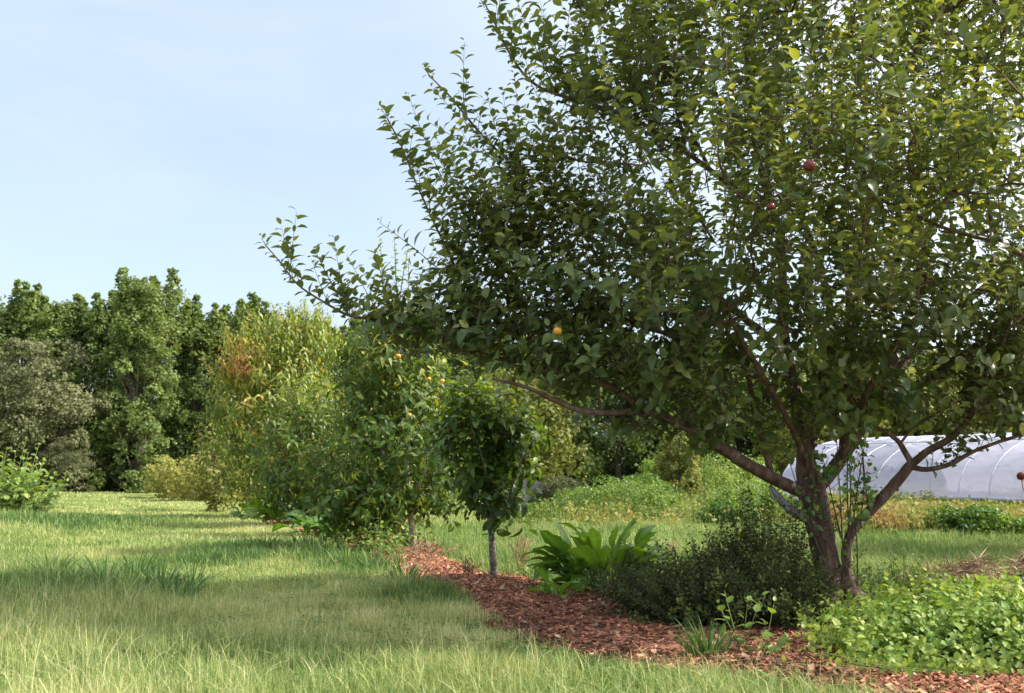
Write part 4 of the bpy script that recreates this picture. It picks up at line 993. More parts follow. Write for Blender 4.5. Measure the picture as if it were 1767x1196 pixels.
def big_leaf_plant(name, label, c, n, R0, H, lsize, tint=.5, group=None, seedv=0, wide=1.0, tops=0):
    """rosettes of long strap leaves that rise, arch over and hang"""
    c = np.array((c[0], c[1], float(ground_z(np.array(c[0]), np.array(c[1])))))
    root = thing(name, label, 'plant', c, group=group); lf = MB(); st = MB()
    for i in range(n):
        a = rng.random() * 6.283; q = rng.random() ** .6
        p0 = c + np.array((math.cos(a) * q * R0 * .55 * wide, math.sin(a) * q * R0 * .45, 0.0))
        el = rng.uniform(.35, 1.25) if i > tops else rng.uniform(1.25, 1.5)
        out = np.array((math.cos(a), math.sin(a) * .9, 0)); out = unit(out + rng.normal(0, .35, 3) * (1, 1, 0))
        Ls = lsize * rng.uniform(.6, 1.25); pet = H * rng.uniform(.15, .8) * (1.35 if i <= tops else 1)
        d0 = out * math.cos(el) + np.array((0, 0, math.sin(el)))
        k = 9; t = np.linspace(0, 1, k); curl = rng.uniform(.8, 2.3) * (1.2 - el * .4)
        ang = el - curl * np.linspace(0, 1, k) ** 1.3
        stp = Ls / (k - 1); mid = [p0 + d0 * pet]
        for j in range(1, k): mid.append(mid[-1] + (out * math.cos(ang[j]) + np.array((0, 0, math.sin(ang[j])))) * stp)
        mid = np.array(mid); mid[:, 2] = np.maximum(mid[:, 2], c[2] + .015)
        side = np.cross(out, (0, 0, 1.0)); side = unit(side + rng.normal(0, .25, 3))
        wv = Ls * .19 * rng.uniform(.75, 1.2) * np.array([.25, .62, .9, 1.05, 1.08, 1.0, .8, .48, .04])
        T = unit(np.gradient(mid, axis=0)); nn = np.cross(side, T)
        ruf = rng.normal(0, .07, (k, 2)) * Ls * .35
        V = []
        for j in range(k):
            V += [mid[j] - side * wv[j] + nn[j] * (wv[j] * .28 + ruf[j, 0]), mid[j] - side * wv[j] * .5 + nn[j] * (wv[j] * .16), mid[j], mid[j] + side * wv[j] * .5 + nn[j] * (wv[j] * .16), mid[j] + side * wv[j] + nn[j] * (wv[j] * .28 + ruf[j, 1])]
        Q = [(5 * j + e, 5 * j + e + 1, 5 * j + 6 + e, 5 * j + 5 + e) for j in range(k - 1) for e in range(4)]
        tt = np.clip(tint + rng.normal(0, .15), 0, 1)
        lf.add(np.array(V), None, Q, np.tile([tt, tt, min(1, tt + .35), tt, tt], k))
        tube(lf, smooth_line([p0 - (0, 0, .03), p0 + d0 * pet * .5 + (0, 0, .01), mid[0], mid[2]], 3), np.linspace(.009, .004, 10) * (lsize / .4), 5, .9, 1)
    lf.build('foliage', [M['comfrey'], M['stem']], root, origin=c)
    return root

# comfrey-like plant on the mulch
g1 = gpt(1045, 1020); big_leaf_plant('leafy_plant', 'big clump of long arching bright green leaves on the mulch left of the dark shrub', (1.15 * g1[0] / 1.15, g1[1]), 120, .62, .40, .40, .45, tops=18)
big_leaf_plant('leafy_plant', 'low broad-leaved plant at the left foot of the big arching leaf clump', gpt(965, 1036), 16, .2, .12, .26, .4)
# low leafy plants along the row
for (px_, py_, n, R_, H_, ls, tn, lb) in ((510, 905, 46, 1.3, .35, .75, .45, 'bright leafy clump under the peach tree, between the two far trunks'), (562, 925, 40, 1.1, .25, .6, .15, 'dark leafy clump under the bushy fruit tree, just left of the forked pale trunk'), (445, 893, 24, .9, .3, .6, .6, 'yellowish leafy clump at the left foot of the peach tree'), (610, 935, 36, .9, .25, .5, .1, 'dark low leafy clump spilling onto the reddish mulch below the bushy tree')):
    big_leaf_plant('low_plant', lb, gpt(px_, py_), n, R_, H_, ls, tn, group='leafy plants under the tree row')
for (px_, py_, rx, n, h, tn, lf_, lb) in ((660, 962, .55, 60, .45, .35, 'balm_leaf', 'small leafy green plant at the left foot of the pale forked trunk'), (762, 960, .30, 26, .3, .15, 'balm_leaf', 'small dark plant right of the pale forked trunk'), (640, 950, .7, 70, .6, .05, 'balm_leaf', 'dark leafy bush below the forked tree, left of its trunk'), (950, 1000, .28, 18, .25, .4, 'balm_leaf', 'weed with light leaves between the slim trunk and the big leaf clump')):
    g_ = gpt(px_, py_); stem_bush('small_plant', lb, 'plant', [(g_[0], g_[1], rx, rx * .8, n, h * .5, h)], M[lf_], OVATE2, .09, .05, tn, group='small plants along the mulch')

# dark fine-leaved shrub in the shade of the apple tree
sx, sy = 1.95, 9.75
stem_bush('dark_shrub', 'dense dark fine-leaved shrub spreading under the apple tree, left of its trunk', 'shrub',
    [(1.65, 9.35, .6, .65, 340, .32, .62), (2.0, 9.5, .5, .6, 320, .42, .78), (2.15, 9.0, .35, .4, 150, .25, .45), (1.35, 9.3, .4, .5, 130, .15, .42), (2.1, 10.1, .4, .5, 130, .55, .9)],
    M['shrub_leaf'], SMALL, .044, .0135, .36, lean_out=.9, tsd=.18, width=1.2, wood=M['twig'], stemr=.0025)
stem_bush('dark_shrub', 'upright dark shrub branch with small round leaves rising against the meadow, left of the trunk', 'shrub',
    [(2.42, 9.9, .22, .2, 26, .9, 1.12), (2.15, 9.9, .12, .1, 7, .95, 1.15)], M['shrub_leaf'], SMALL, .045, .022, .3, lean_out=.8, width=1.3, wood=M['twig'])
stem_bush('side_shrub', 'small yellowish green shrub growing just right of the apple trunk', 'shrub',
    [(3.45, 10.4, .28, .3, 90, .3, .66), (3.8, 10.4, .35, .3, 60, .2, .45)], M['balm_leaf'], SMALL, .04, .018, .35, lean_out=.7, width=1.3, wood=M['twig'])
stem_bush('broad_leaf_weed', 'shaded plant with broad flat leaves above the dark shrub', 'plant', [(2.05, 9.9, .28, .2, 14, .55, .8)], M['balm_leaf'], BROAD, .12, .07, .1)

# bright herb patch at the lower right
stem_bush('herb_bush', 'bright lime green bushy herb patch filling the lower right corner', 'bush',
    [(2.50, 7.45, .38, .42, 260, .13, .26), (3.05, 7.7, .55, .6, 520, .28, .43), (3.45, 7.8, .42, .6, 300, .2, .36), (3.2, 7.2, .35, .3, 150, .2, .33), (2.8, 7.6, .2, .2, 60, .34, .42), (2.85, 7.05, .65, .35, 150, .07, .2), (3.2, 8.4, .5, .35, 150, .24, .34), (3.55, 7.1, .35, .3, 90, .06, .16)],
    M['balm_leaf'], OVATE2, .066, .025, .52, lean_out=.75, width=1.2, tsd=.13, seed=3, up=.25, droop=.6)
stem_bush('tall_herb', 'single taller pale green leafy stem standing up out of the herb patch', 'plant', [(3.12, 8.45, .10, .1, 12, .36, .46)], M['balm_leaf'], OVATE2, .07, .02, .72, lean_out=.3, width=1.1)
stem_bush('ground_vine', 'trailing lime green vine on the chips at the bottom right edge', 'plant', [(3.05, 6.75, .7, .22, 60, .04, .10)], M['lime_leaf'], OVATE2, .05, .04, .45, lean_out=1.2, width=1.3)
stem_bush('leafy_sprout', 'lone leafy green sprout between the strap leaf tuft and the herb patch', 'plant', [(1.52, 7.45, .08, .06, 4, .30, .40), (1.62, 7.35, .22, .15, 12, .08, .2)], M['lime_leaf'], OVATE2, .085, .045, .25, lean_out=.7, width=1.1, tsd=.06)

def tuft(name, label, c, n, L_, wd, tint, lean=.8, mat='grass', cat='grass tuft', group=None, rad=.12):
    c = np.array((c[0], c[1], float(ground_z(np.array(c[0]), np.array(c[1])))))
    mb = MB(); a = rng.random(n) * 6.283; q = rng.random(n) ** .5
    for i in range(n):
        o = np.array((math.cos(a[i]), math.sin(a[i]), 0)); p = o * rad * q[i]; Ln = L_ * rng.uniform(.6, 1.15); t = np.linspace(0, 1, 6)[:, None]
        le = lean * (.3 + q[i]) * rng.uniform(.6, 1.3)
        P = p + o * le * Ln * t ** 1.6 * .8 + np.array((0, 0, 1.0)) * Ln * (t - .42 * min(le, 1.1) * t ** 2.2)
        s = np.array((-o[1], o[0], 0)) * .6 + rng.normal(0, .4, 3) * (1, 1, 0); s = unit(s); ww = wd * np.array([.8, 1, 1, .8, .5, .04])[:, None]
        V = np.concatenate([P - s * ww / 2, P + s * ww / 2]); Q = [(j, j + 6, j + 7, j + 1) for j in range(5)]
        mb.add(V, None, Q, float(np.clip(tint + rng.normal(0, .12), 0, 1)))
    o_ = mb.build(name, M[mat]); o_.location = c
    return tag(o_, label, cat, group)
tuft('strap_tuft', 'tuft of upright strap-like leaves on the chips in front of the dark shrub', (1.27, 7.35, 0), 75, .27, .011, .12, rad=.13)
TG = 'coarse grass tufts beside the mulch'
k_ = 0
for (px_, py_, n, L_, tn, lb) in ((600, 975, 60, .42, .2, 'coarse bright grass tuft at the mulch edge under the bushy fruit tree'), (560, 962, 60, .42, .22, None), (645, 985, 50, .36, .25, None), (525, 950, 60, .45, .2, None), (460, 950, 50, .4, .15, None), (700, 1000, 50, .3, .2, None), (690, 975, 30, .3, .3, None), (235, 985, 70, .45, .05, None), (180, 1005, 70, .45, .1, None), (275, 1010, 70, .42, .1, None), (140, 1040, 70, .36, .1, None), (300, 1030, 60, .36, .12, None), (205, 1040, 60, .36, .08, None), (90, 990, 60, .4, .15, None), (330, 1005, 50, .34, .16, None)):
    tuft('grass_tuft', lb or 'coarse dark green grass tuft standing out of the finer lawn grass', gpt(px_, py_), n, L_, .009 + .0004 * F * CH / (py_ - HZ), tn, group=TG, rad=.22)

# lime bush at the left edge
g_ = gpt(15, 893)
stem_bush('lime_bush', 'lime green broad-leaved bush at the left edge of the picture', 'bush', [(g_[0] - .3, g_[1], 1.3, 1.2, 130, .9, 1.75), (g_[0] - 1.6, g_[1], 1.3, 1.2, 90, .9, 1.9), (g_[0] + .6, g_[1] - .4, .8, .7, 40, .5, 1.2)], M['lime_leaf'], BROAD, .24, .14, .4, lean_out=.6, stemr=.008, width=1.15)
g_ = gpt(325, 870)
yb = blob_tree('yellow_bush', 'low straw yellow bush at the end of the grass lane before the forest', 2.2, 4.6, 40, 7000, .15, M['yellow_leaf'], .62, .02, shape='dome', seed=51, blob=.18, loc=(W(322, 860, 60)[0], 60, 0))
copy_tree(yb).location = (W(372, 860, 54)[0], 54, -.2)
for o in bpy.data.objects:
    if o.get('label', '').startswith('low straw yellow') and o.location.z < -.1: o['label'] = 'paler yellow bush touching the left side of the far peach trees'

# ------------------------------------------------------------------ meadow on the right
def mound(name, label, px_, py_, Wd, H_, leafm, tint, ls=.07, n=5000, seed=1, cat='bush', vert=1.0, d=None):
    g_ = gpt(px_, py_); r_ = blob_tree(name, label, H_, Wd, 46, n, ls, leafm, tint, -.05, shape='dome', seed=seed, blob=.16, vert=vert, loc=(g_[0], g_[1], 0)); r_['category'] = cat
    return r_
mound('meadow_shrub', 'long low feathery bright green mound in the middle of the meadow', 1075, 893, 3.6, .85, M['lime_leaf'], .35, .06, 14000, 61, vert=.8)
mound('meadow_shrub', 'smaller green mound joined to the left end of the long low mound', 1005, 890, 2.2, .75, M['lime_leaf'], .25, .06, 8000, 62, vert=.8)
mound('meadow_shrub', 'dark grey green tuft of shrub just right of the wooden board', 968, 880, 2.0, 1.15, M['olive_leaf'], .25, .07, 7000, 63)
mound('meadow_shrub', 'round mid green bush behind the long low mound', 1112, 872, 2.2, 1.25, M['balm_leaf'], .25, .08, 7000, 64)
mound('meadow_shrub', 'light green shrub at the left side of the pale sapling', 1135, 862, 2.4, 2.1, M['balm_leaf'], .45, .10, 6000, 65)
mound('sapling', 'pale yellow green sapling standing alone in the meadow before the dark trees', 1172, 869, 2.3, 3.3, M['yellow_leaf'], .35, .12, 7000, 66, cat='sapling')
mound('meadow_shrub', 'bright yellow green bank of bushes right of the pale sapling', 1250, 862, 5.5, 1.9, M['lime_leaf'], .5, .10, 11000, 67)
mound('meadow_shrub', 'lime green low bush left of the apple trunk in the middle of the meadow', 1290, 900, 2.6, .9, M['lime_leaf'], .4, .07, 9000, 68)
mound('meadow_shrub', 'dark patch of broad weeds in the meadow left of the apple trunk', 1265, 907, 1.6, .5, M['balm_leaf'], .0, .09, 3500, 69)
mound('meadow_shrub', 'dark green low plant in front of the tunnel, towards the right edge', 1680, 925, 1.6, .5, M['balm_leaf'], .05, .08, 4000, 70)
mound('meadow_shrub', 'lighter green low plant at the far right in front of the tunnel', 1745, 928, 1.3, .4, M['balm_leaf'], .4, .08, 3000, 71)

def weeds():
    mb = MB(); n = 46000
    y = 22 + rng.random(n) ** 1.2 * 46; x = -0.02 * y + rng.random(n) * (0.55 * y + 3)
    u = CX + F * x / y
    band = np.clip((y - 25) / 6, 0, 1) * (vnoise(x, y, .35, 71) > .28)
    near = (u > 1440) & (y > 19)
    extra_n = 15000; y2 = rng.uniform(23.0, 31, extra_n); x2 = (rng.uniform(1420, 1960, extra_n) - CX) * y2 / F
    k = (rng.random(n) < .85 * band) | (near & (rng.random(n) < .5))
    x = np.concatenate([x[k], x2]); y = np.concatenate([y[k], y2]); n = len(x)
    u = CX + F * x / y; z = terrain(x, y) * 1.0
    h = (.30 + .55 * vnoise(x, y, .5, 72)) * rng.uniform(.5, 1.3, n) * np.where(u > 1420, 1.0, .75)
    t = np.clip(.28 + .75 * (vnoise(x, y, .55, 73) - .5) + .5 * (vnoise(x, y, 1.7, 74) - .5) + rng.normal(0, .13, n) + .08 * (u > 1400), 0, 1)
    wd = .010 + .0004 * y
    blades(mb, x, y, z, h, wd * rng.uniform(.6, 1.3, n), np.abs(rng.normal(.2, .15, n)), t)
    # leaves and seed heads on the stems
    for r_ in range(5):
        q = rng.uniform(.3, 1.05, n)
        P = np.stack([x + rng.normal(0, .05, n), y + rng.normal(0, .05, n), z + h * q * .85], -1)
        add_leaves(mb, SMALL, P, unit(rng.normal(0, 1, (n, 3)) + (0, 0, .3)), unit(rng.normal(0, .6, (n, 3)) + (0, 0, 1)), rng.uniform(.035, .09, n) * (1 + y / 60), .3, np.clip(t + rng.normal(0, .1, n), 0, 1), width=1.1)
    tag(mb.build('meadow_weeds', M['weeds']), 'tall flowering weeds and dry stalks of the meadow, green to rusty brown', 'weeds', kind='stuff')
weeds()

def flowers(px_, py_, n, lb):
    g_ = gpt(px_, py_); root = thing('yellow_flowers', lb, 'flower', g_); b = MB(); f = MB()
    for i in range(n):
        p = np.array((rng.normal(0, .3), rng.normal(0, .2), 0)); h = rng.uniform(.3, .5)
        tube(b, [(0, 0, 0), p * .6 + (0, 0, h * .4), p + (0.02, 0, h)], .006, 4)
        a = np.arange(8) * .785
        add_leaves(f, SMALL, np.repeat((p + (0.02, 0, h))[None], 8, 0), np.stack([np.cos(a), np.sin(a), .25 + 0 * a], -1), np.tile((0, 0, 1.0), (8, 1)), .06, .2, .5, width=.9)
    b.build('stems', M['stem'], root); f.build('petals', M['petal'], root)
M['petal'] = plain('yellow_petal', (0.75, 0.42, 0.03), .6)
M['rust'] = plain('rusty_stem', (0.12, 0.05, 0.03), .85)
flowers(1190, 903, 14, 'small cluster of orange yellow flowers in the meadow left of the trunk')

# ------------------------------------------------------------------ plastic tunnel
def tunnel():
    """low hoop house: arched plastic over hoops, rolled edge, legs; its long side runs to the right"""
    A = np.array((8.5, 35.3, 0.0))
    al = R(55); ax = np.array((math.cos(al), -math.sin(al), 0))                  # long axis
    dp = np.array((math.sin(al), math.cos(al), 0))                   # across
    Ln, Wd, eave, rise = 12.6, 9.0, .60, 1.9
    root = thing('plastic_tunnel', 'long hoop house of white translucent plastic with open sides behind the apple tree', 'hoop house', A)
    nh = 15; nb = 21; sp = Ln / (nh - 1)
    phi = np.linspace(0, math.pi, nb)
    def arch(s, r=1.0, sag=0.0):
        c = dp * (Wd / 2); z = eave + rise * np.sin(phi) ** .85 * r - sag * np.sin(phi) ** .5 - sag * .3
        return ax * s + c - np.cos(phi)[:, None] * dp * (Wd / 2) * (r if r < 1 else 1) + np.array((0, 0, 1.0)) * z[:, None]
    mb = MB(); rows = []; ss = []
    per = 6
    for i in range(nh - 1):
        for j in range(per):
            t = j / per; s = (i + t) * sp; sag = .05 * (1 - (2 * t - 1) ** 2)
            R_ = arch(s, 1.0, sag); R_[:, 2] += rng.normal(0, .006, nb) ; rows.append(R_)
    rows.append(arch(Ln)); n = len(rows); V = np.concatenate(rows)
    i = np.arange(n - 1)[:, None] * nb; j = np.arange(nb - 1)[None]
    mb.add(V, None, np.stack([i + j, i + nb + j, i + nb + j + 1, i + j + 1], -1).reshape(-1, 4))
    mb.build('cover', M['plastic'], root)
    for k in range(nh):
        b = MB(); P = arch(k * sp, 1.0); tube(b, P, .013, 6)
        b.build('hoop', M['hoopwrap'], root)
        for side in (0, 1):
            b = MB(); p = ax * (k * sp) + dp * (Wd * side); tube(b, [p + (0, 0, -.1), p + (0, 0, eave + .02)], .028, 6); b.build('post', M['steel'], root)
    for side in (0, 1):
        b = MB(); y0 = dp * (Wd * side - (.05 if side == 0 else -.05))
        P = [ax * s + y0 + np.array((0, 0, eave + .0 + .015 * math.sin(s * 2.1))) for s in np.linspace(-.1, Ln + .1, 40)]
        tube(b, P, .055, 8, wob=.2); b.build('rolled_side', M['plasticgrey'], root)
    b = MB()
    P = [ax * s + dp * (Wd * .21) + np.array((0, 0, eave + rise * math.sin(math.acos(1 - .42)) ** .85 + .03)) for s in np.linspace(0, Ln, 60)]
    tube(b, P, .018, 5); b.build('ridge_cord', M['plasticgrey'], root)
    # end wall with a door opening
    b = MB(); e = arch(0.0); b.add(np.vstack([e[:9], [e[8] * (1, 1, 0) , e[0] * (1, 1, 0)]]), [(0, q, q + 1) for q in range(1, 9)] + [(0, 9, 10)][:0], None); b.build('end_panel', M['plastic'], root)
    return A, ax, dp
m, n_, l_ = newmat('tunnel_plastic')
o_ = n_('ShaderNodeOutputMaterial'); d1 = n_('ShaderNodeBsdfPrincipled'); d1.inputs['Roughness'].default_value = .38; d1.inputs['Specular IOR Level'].default_value = .5
tcn = n_('ShaderNodeTexCoord'); nz = n_('ShaderNodeTexNoise'); nz.inputs['Scale'].default_value = 1.2; nz.inputs['Detail'].default_value = 9; nz.inputs['Distortion'].default_value = 1.5
mpn = n_('ShaderNodeMapping'); mpn.inputs['Scale'].default_value = (.6, 1, 5); l_(tcn.outputs['Object'], mpn.inputs[0]); l_(mpn.outputs[0], nz.inputs['Vector'])
rr_ = n_('ShaderNodeValToRGB'); ramp(rr_, [(.3, (.34, .36, .50)), (.5, (.46, .47, .66)), (.7, (.58, .58, .78))]); l_(nz.outputs['Fac'], rr_.inputs['Fac']); l_(rr_.outputs[0], d1.inputs['Base Color'])
bb = n_('ShaderNodeBump'); bb.inputs['Strength'].default_value = .5; bb.inputs['Distance'].default_value = .04; l_(nz.outputs['Fac'], bb.inputs['Height']); l_(bb.outputs[0], d1.inputs['Normal'])
t1 = n_('ShaderNodeBsdfTranslucent'); t1.inputs['Color'].default_value = (.78, .76, .86, 1)
tr1 = n_('ShaderNodeBsdfTransparent'); tr1.inputs['Color'].default_value = (.9, .92, .95, 1)
s1 = n_('ShaderNodeMixShader'); s1.inputs['Fac'].default_value = .55; l_(d1.outputs[0], s1.inputs[1]); l_(t1.outputs[0], s1.inputs[2])
s2 = n_('ShaderNodeMixShader'); s2.inputs['Fac'].default_value = .12; l_(s1.outputs[0], s2.inputs[1]); l_(tr1.outputs[0], s2.inputs[2]); l_(s2.outputs[0], o_.inputs['Surface'])
M['plastic'] = m
M['plasticgrey'] = plain('rolled_plastic', (.42, .45, .52), .5)
M['hoopwrap'] = plain('plastic_over_hoop', (.46, .45, .58), .4, .5)
M['steel'] = plain('galvanised_steel', (.42, .43, .45), .4, .5, .6)
TA, tax, tdp = tunnel()

def box(mb, c, sx_, sy_, sz_, rz=0, tint=.5, mat=0, tilt=0):
    v = np.array([(x, y, z) for z in (-.5, .5) for y in (-.5, .5) for x in (-.5, .5)]) * (sx_, sy_, sz_)
    if tilt: v = v @ np.array([(1, 0, 0), (0, math.cos(tilt), math.sin(tilt)), (0, -math.sin(tilt), math.cos(tilt))])
    c_, s_ = math.cos(rz), math.sin(rz); v = v @ np.array([(c_, s_, 0), (-s_, c_, 0), (0, 0, 1)])
    mb.add(v + c, None, [(0, 2, 3, 1), (4, 5, 7, 6), (0, 1, 5, 4), (2, 6, 7, 3), (0, 4, 6, 2), (1, 3, 7, 5)], tint, mat)

M['whiteplastic'] = plain('white_plastic', (.62, .62, .68), .4)
M['blackplastic'] = plain('black_plastic', (.015, .016, .02), .5)
# white chair and black crate under the tunnel edge
cx_ = W(1556, 893, 33.0)
root = thing('garden_chair', 'white plastic garden chair standing under the near edge of the tunnel', 'chair', (cx_[0], 33.5, 0), .5)
b = MB(); box(b, (0, 0, .40), .46, .46, .04); b.build('seat', M['whiteplastic'], root, False)
b = MB(); box(b, (0, .22, .66), .46, .035, .46, tilt=.12); b.build('backrest', M['whiteplastic'], root, False)
for x_ in (-.2, .2):
    for y_ in (-.2, .2):
        b = MB(); tube(b, [(x_, y_, .39), (x_ * 1.15, y_ * 1.15, 0)], [.022, .018], 6); b.build('leg', M['whiteplastic'], root)
    b = MB(); tube(b, [(x_ * 1.1, .22, .6), (x_ * 1.15, 0, .62), (x_ * 1.1, -.2, .6), (x_ * 1.1, -.21, .4)], .018, 6); b.build('armrest', M['whiteplastic'], root)
cx_ = W(1541, 893, 33.2)
root = thing('black_crate', 'black plastic crate tipped against the white chair', 'crate', (cx_[0], 33.2, 0.02), .3)
b = MB()
for z_ in np.linspace(.04, .52, 7): box(b, (0, -.15, z_), .32, .02, .05); box(b, (0, .15, z_), .32, .02, .05); box(b, (-.16, 0, z_), .02, .3, .048); box(b, (.16, 0, z_), .02, .3, .048)
for x_ in (-.155, .155):
    for y_ in (-.148, .148): box(b, (x_, y_, .29), .035, .035, .56)
box(b, (0, 0, .02), .3, .28, .02); b.build('body', M['blackplastic'], root, False)

# weathered board panel in the meadow
M['greywood'] = noisemat('grey_wood', [(0.3, (.16, .13, .17)), (.6, (.30, .26, .33)), (.8, (.42, .38, .45))], 3, 7, .85, .5, 20, (1, 1, 7))
M['redwood'] = noisemat('red_brown_wood', [(0.3, (.14, .06, .045)), (.7, (.28, .13, .10))], 6, 6, .8, .4)
g_ = gpt(925, 879)
root = thing('board_panel', 'leaning grey wooden board panel with a red brown post at its right side', 'panel', (g_[0], g_[1], 0), -.35)
b = MB()
for k in range(5):
    zz = .10 + k * .175; v = .012 * rng.normal()
    box(b, (-.08 + v, .0, zz), 1.02 - .05 * k, .025, .165, tint=.5)
# slanted top board
b.build('boards', M['greywood'], root, False)
b = MB(); vv = np.array([(-.50, -.013, .885), (.36, -.013, .885), (.36, -.013, .92), (-.36, -.013, 1.10), (-.50, -.013, 1.06)]); v2 = vv + (0, .026, 0)
b.add(np.vstack([vv, v2]), [(0, 1, 2), (0, 2, 3), (0, 3, 4), (5, 7, 6), (5, 8, 7), (5, 9, 8)], [(0, 5, 6, 1), (1, 6, 7, 2), (2, 7, 8, 3), (3, 8, 9, 4), (4, 9, 5, 0)]); b.build('top_board', M['greywood'], root, False)
b = MB(); box(b, (.475, .0, .47), .08, .09, .96); b.build('post', M['redwood'], root, False)
b = MB(); box(b, (-.5, .05, .5), .07, .07, 1.0); b.build('post', M['greywood'], root, False)

# hay heaps
def hay(name, label, c, rx, ry, H_, n, tint=.5):
    c = np.array((c[0], c[1], float(ground_z(np.array(c[0]), np.array(c[1])))))
    mb = MB(); x = np.linspace(-1, 1, 15); X, Y = np.meshgrid(x, x); Rr = np.sqrt(X * X + Y * Y)
    Z = H_ * np.clip(1 - Rr ** 2, -.05, 1) * (.7 + .6 * vnoise(X + c[0], Y, 2.5, 81)) - .02
    V = np.stack([X * rx, Y * ry, Z], -1).reshape(-1, 3); i = np.arange(14)[:, None] * 15 + np.arange(14)[None]
    mb.add(V, None, np.stack([i, i + 1, i + 16, i + 15], -1).reshape(-1, 4), .2)
    a = rng.random(n) * 6.283; q = rng.random(n) ** .5; px_, py_ = q * np.cos(a), q * np.sin(a)
    z = H_ * np.clip(1 - q ** 2, 0, 1) * (.7 + .6 * vnoise(px_ + c[0], py_, 2.5, 81)) + rng.random(n) * .03
    P = np.stack([px_ * rx, py_ * ry, z], -1); d_ = unit(rng.normal(0, 1, (n, 3)) * (1, 1, .35) + (0, 0, .08))
    st = leaf_template([(.4, .018)], .1)
    add_leaves(mb, st, P, d_, unit(rng.normal(0, .5, (n, 3)) + (0, 0, 1)), rng.uniform(.08, .26, n), rng.uniform(0, .8, n), np.clip(tint + rng.normal(0, .22, n), 0, 1), width=rng.uniform(.8, 1.5, n))
    o = mb.build(name, M['straw']); o.location = c; return tag(o, label, 'hay pile', group='hay piles')
hay('hay_pile', 'low brown pile of dry hay behind the herb patch, with upright stalks', (4.35, 11.0), .7, .5, .38, 3400, .35)
hay('hay_pile', 'golden brown pile of cut hay at the right edge behind the herb patch', (5.45, 11.0), .85, .6, .42, 4200, .55)
hay('hay_pile', 'flat spread of dry stalks between the herb patch and the two hay piles', (4.75, 10.1), 1.1, .6, .10, 3000, .4)
# dry stalks
def stalks(name, label, c, n, H_, spread, mat='drystem', r=.004, cat='dry weed', heads=False):
    c = np.array((c[0], c[1], float(ground_z(np.array(c[0]), np.array(c[1]))))); mb = MB()
    for i in range(n):
        a = rng.random() * 6.283; p = np.array((rng.normal(0, spread * .3), rng.normal(0, spread * .2), 0)); h = H_ * rng.uniform(.6, 1.1)
        t_ = p + np.array((math.cos(a) * spread, math.sin(a) * spread, h)); m_ = (p + t_) / 2 + rng.normal(0, .02, 3)
        tube(mb, smooth_line([p, m_, t_], 3), r, 4)
        for j in range(4):
            q = p + (t_ - p) * rng.uniform(.3, .95); tube(mb, [q, q + rng.normal(0, 1, 3) * .07 * (1, 1, .3) + (0, 0, .08)], r * .6, 3)
    o = mb.build(name, M[mat]); o.location = c; return tag(o, label, cat)
stalks('dry_weed', 'reddish dry weed skeleton standing between slim trunk and big leaf clump', gpt(905, 995), 12, .55, .12)
stalks('dry_weed', 'thin reddish dry stalk standing in the grass just left of the dark shrub', gpt(1160, 1000), 5, .5, .05)
stalks('twig_cluster', 'short dark cut twigs sticking out of the mulch left of the slim trunk', gpt(810, 1003), 6, .2, .06, 'drystem', .007, 'twigs')
stalks('dry_weed', 'dry upright stalks at the left foot of the forked pale trunk on heaped mulch', gpt(735, 968), 14, .22, .35, 'drystem', .006)
stalks('dry_weed', 'rusty brown dead seed stalk hanging dark in front of the tunnel, right of the trunk', gpt(1494, 915), 14, .75, .08, 'rust', .016)
M_ = None
# coneflower seed head at the right edge
M['seed'] = noisemat('seed_head', [(.3, (.05, .012, .008)), (.7, (.22, .05, .03))], 60, 3, .9, .8, 90)
def coneflower():
    p = W(1762, 822, 7.6); g_ = np.array((p[0] + .12, 7.6, float(ground_z(np.array(p[0] + .12), np.array(7.6)))))
    root = thing('coneflower', 'dark red brown seed head on a thin curved stem at the right edge', 'flower', g_)
    top = p - g_; b = MB(); tube(b, smooth_line([(0, 0, 0), (.05, 0, .5), (.055, 0, .85), (top[0] + .03, 0, top[2] - .12), (top[0], 0, top[2] - .02)], 6), .0035, 5); b.build('stem', M['drystem'], root)
    b = MB(); ph = np.linspace(0, math.pi, 9)[:, None]; th = np.linspace(0, 2 * math.pi, 15)[:-1][None]
    rr = .027 * (1 + .12 * rng.random((9, 14))); V = np.stack([rr * np.sin(ph) * np.cos(th), rr * np.sin(ph) * np.sin(th), rr * np.cos(ph) * .85], -1).reshape(-1, 3) + top
    i = np.arange(8)[:, None] * 14; j = np.arange(14)[None]; k = (j + 1) % 14; b.add(V, None, np.stack([i + j, i + 14 + j, i + 14 + k, i + k], -1).reshape(-1, 4))
    nq = 160; dq = unit(rng.normal(0, 1, (nq, 3))); add_leaves(b, leaf_template([(.4, .12)]), top + dq * .022, dq, rng.normal(0, 1, (nq, 3)), .014, .1, .5)
    b.build('seed_head', M['seed'], root)
coneflower()
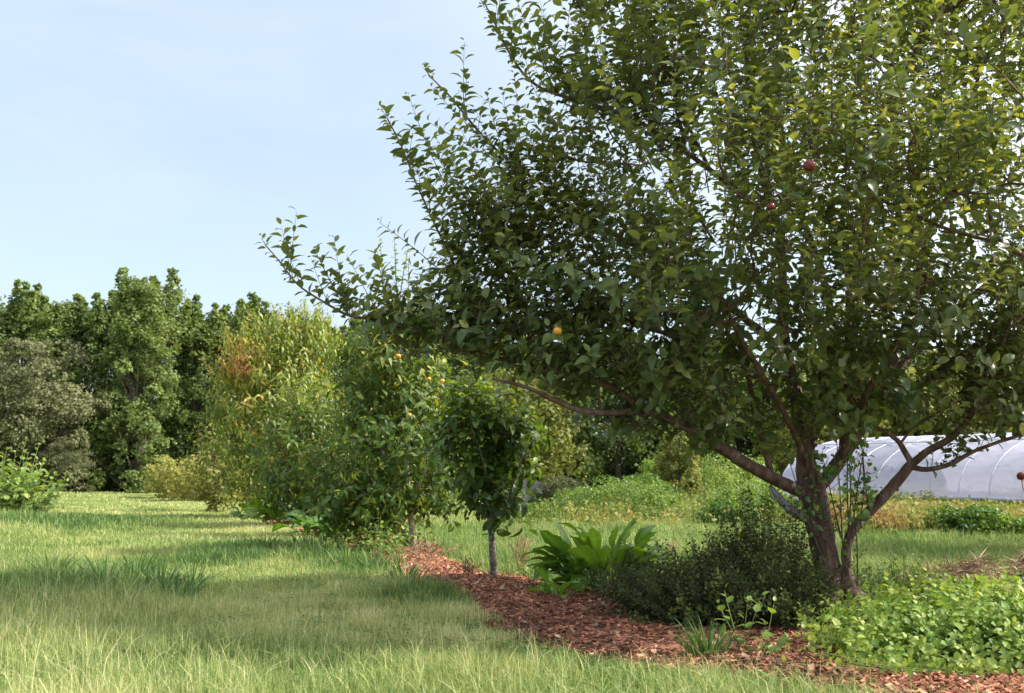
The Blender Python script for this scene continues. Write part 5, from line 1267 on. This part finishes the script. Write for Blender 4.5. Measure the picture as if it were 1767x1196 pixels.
# tarpaulin and cloth at the right edge
M['tarp'] = noisemat('grey_tarp', [(.3, (.10, .11, .14)), (.7, (.24, .26, .32))], 5, 5, .45, .4, 14, spec=.5)
def tarp(label, c, sx_, sy_, H_, seed):
    n = 22; x = np.linspace(-1, 1, n); X, Y = np.meshgrid(x, x)
    Z = H_ * (np.clip(1 - (X ** 2 + Y ** 2) * .5, 0, 1)) * (.55 + .9 * vnoise(X, Y, 2.3, seed)) + .05 * vnoise(X, Y, 7, seed + 1) * H_ * 3
    mb = MB(); V = np.stack([X * sx_ * (1 + .15 * vnoise(Y, X, 2, seed + 2)), Y * sy_ * (1 + .15 * vnoise(X, Y, 2, seed + 3)), Z], -1).reshape(-1, 3); i = np.arange(n - 1)[:, None] * n + np.arange(n - 1)[None]
    mb.add(V, None, np.stack([i, i + 1, i + n + 1, i + n], -1).reshape(-1, 4)); o = mb.build('tarp', M['tarp']); o.location = (c[0], c[1], float(ground_z(np.array(c[0]), np.array(c[1])))); return tag(o, label, 'tarp')
tarp('crumpled dark grey tarp lying at the right edge beside the herb patch', (4.5, 9.3), .42, .32, .26, 91)
stem_bush('edge_plant', 'darker low leafy plant at the right edge, below the grey tarp', 'plant', [(3.75, 7.65, .3, .45, 120, .08, .22)], M['balm_leaf'], OVATE2, .06, .028, .25, lean_out=.8, width=1.2)
tarp('small piece of grey tarp showing on the hay at the right edge', (5.75, 10.95), .3, .14, .42, 95)
# small white plant tag by the trunk
g_ = gpt(1476, 1032)
b = MB(); box(b, (0, 0, .07), .004, .004, .16); box(b, (0, -.004, .14), .045, .003, .075, tilt=.15)
o = b.build('plant_tag', M['whiteplastic'], smooth=False); o.location = (g_[0], 9.75, g_[2]); tag(o, 'small white plant tag stuck in the ground right of the trunk base', 'plant tag')

# an orchard tree standing just beyond the right edge; it shades the field grass behind the herb patch
t_ = blob_tree('field_tree', 'broad green orchard tree standing beyond the right edge of the picture', 5.6, 5.2, 60, 12000, .14, M['far_leaf'], .35, .12, shape='dome', seed=77, blob=.17, loc=(11.3, 17.2, 0))
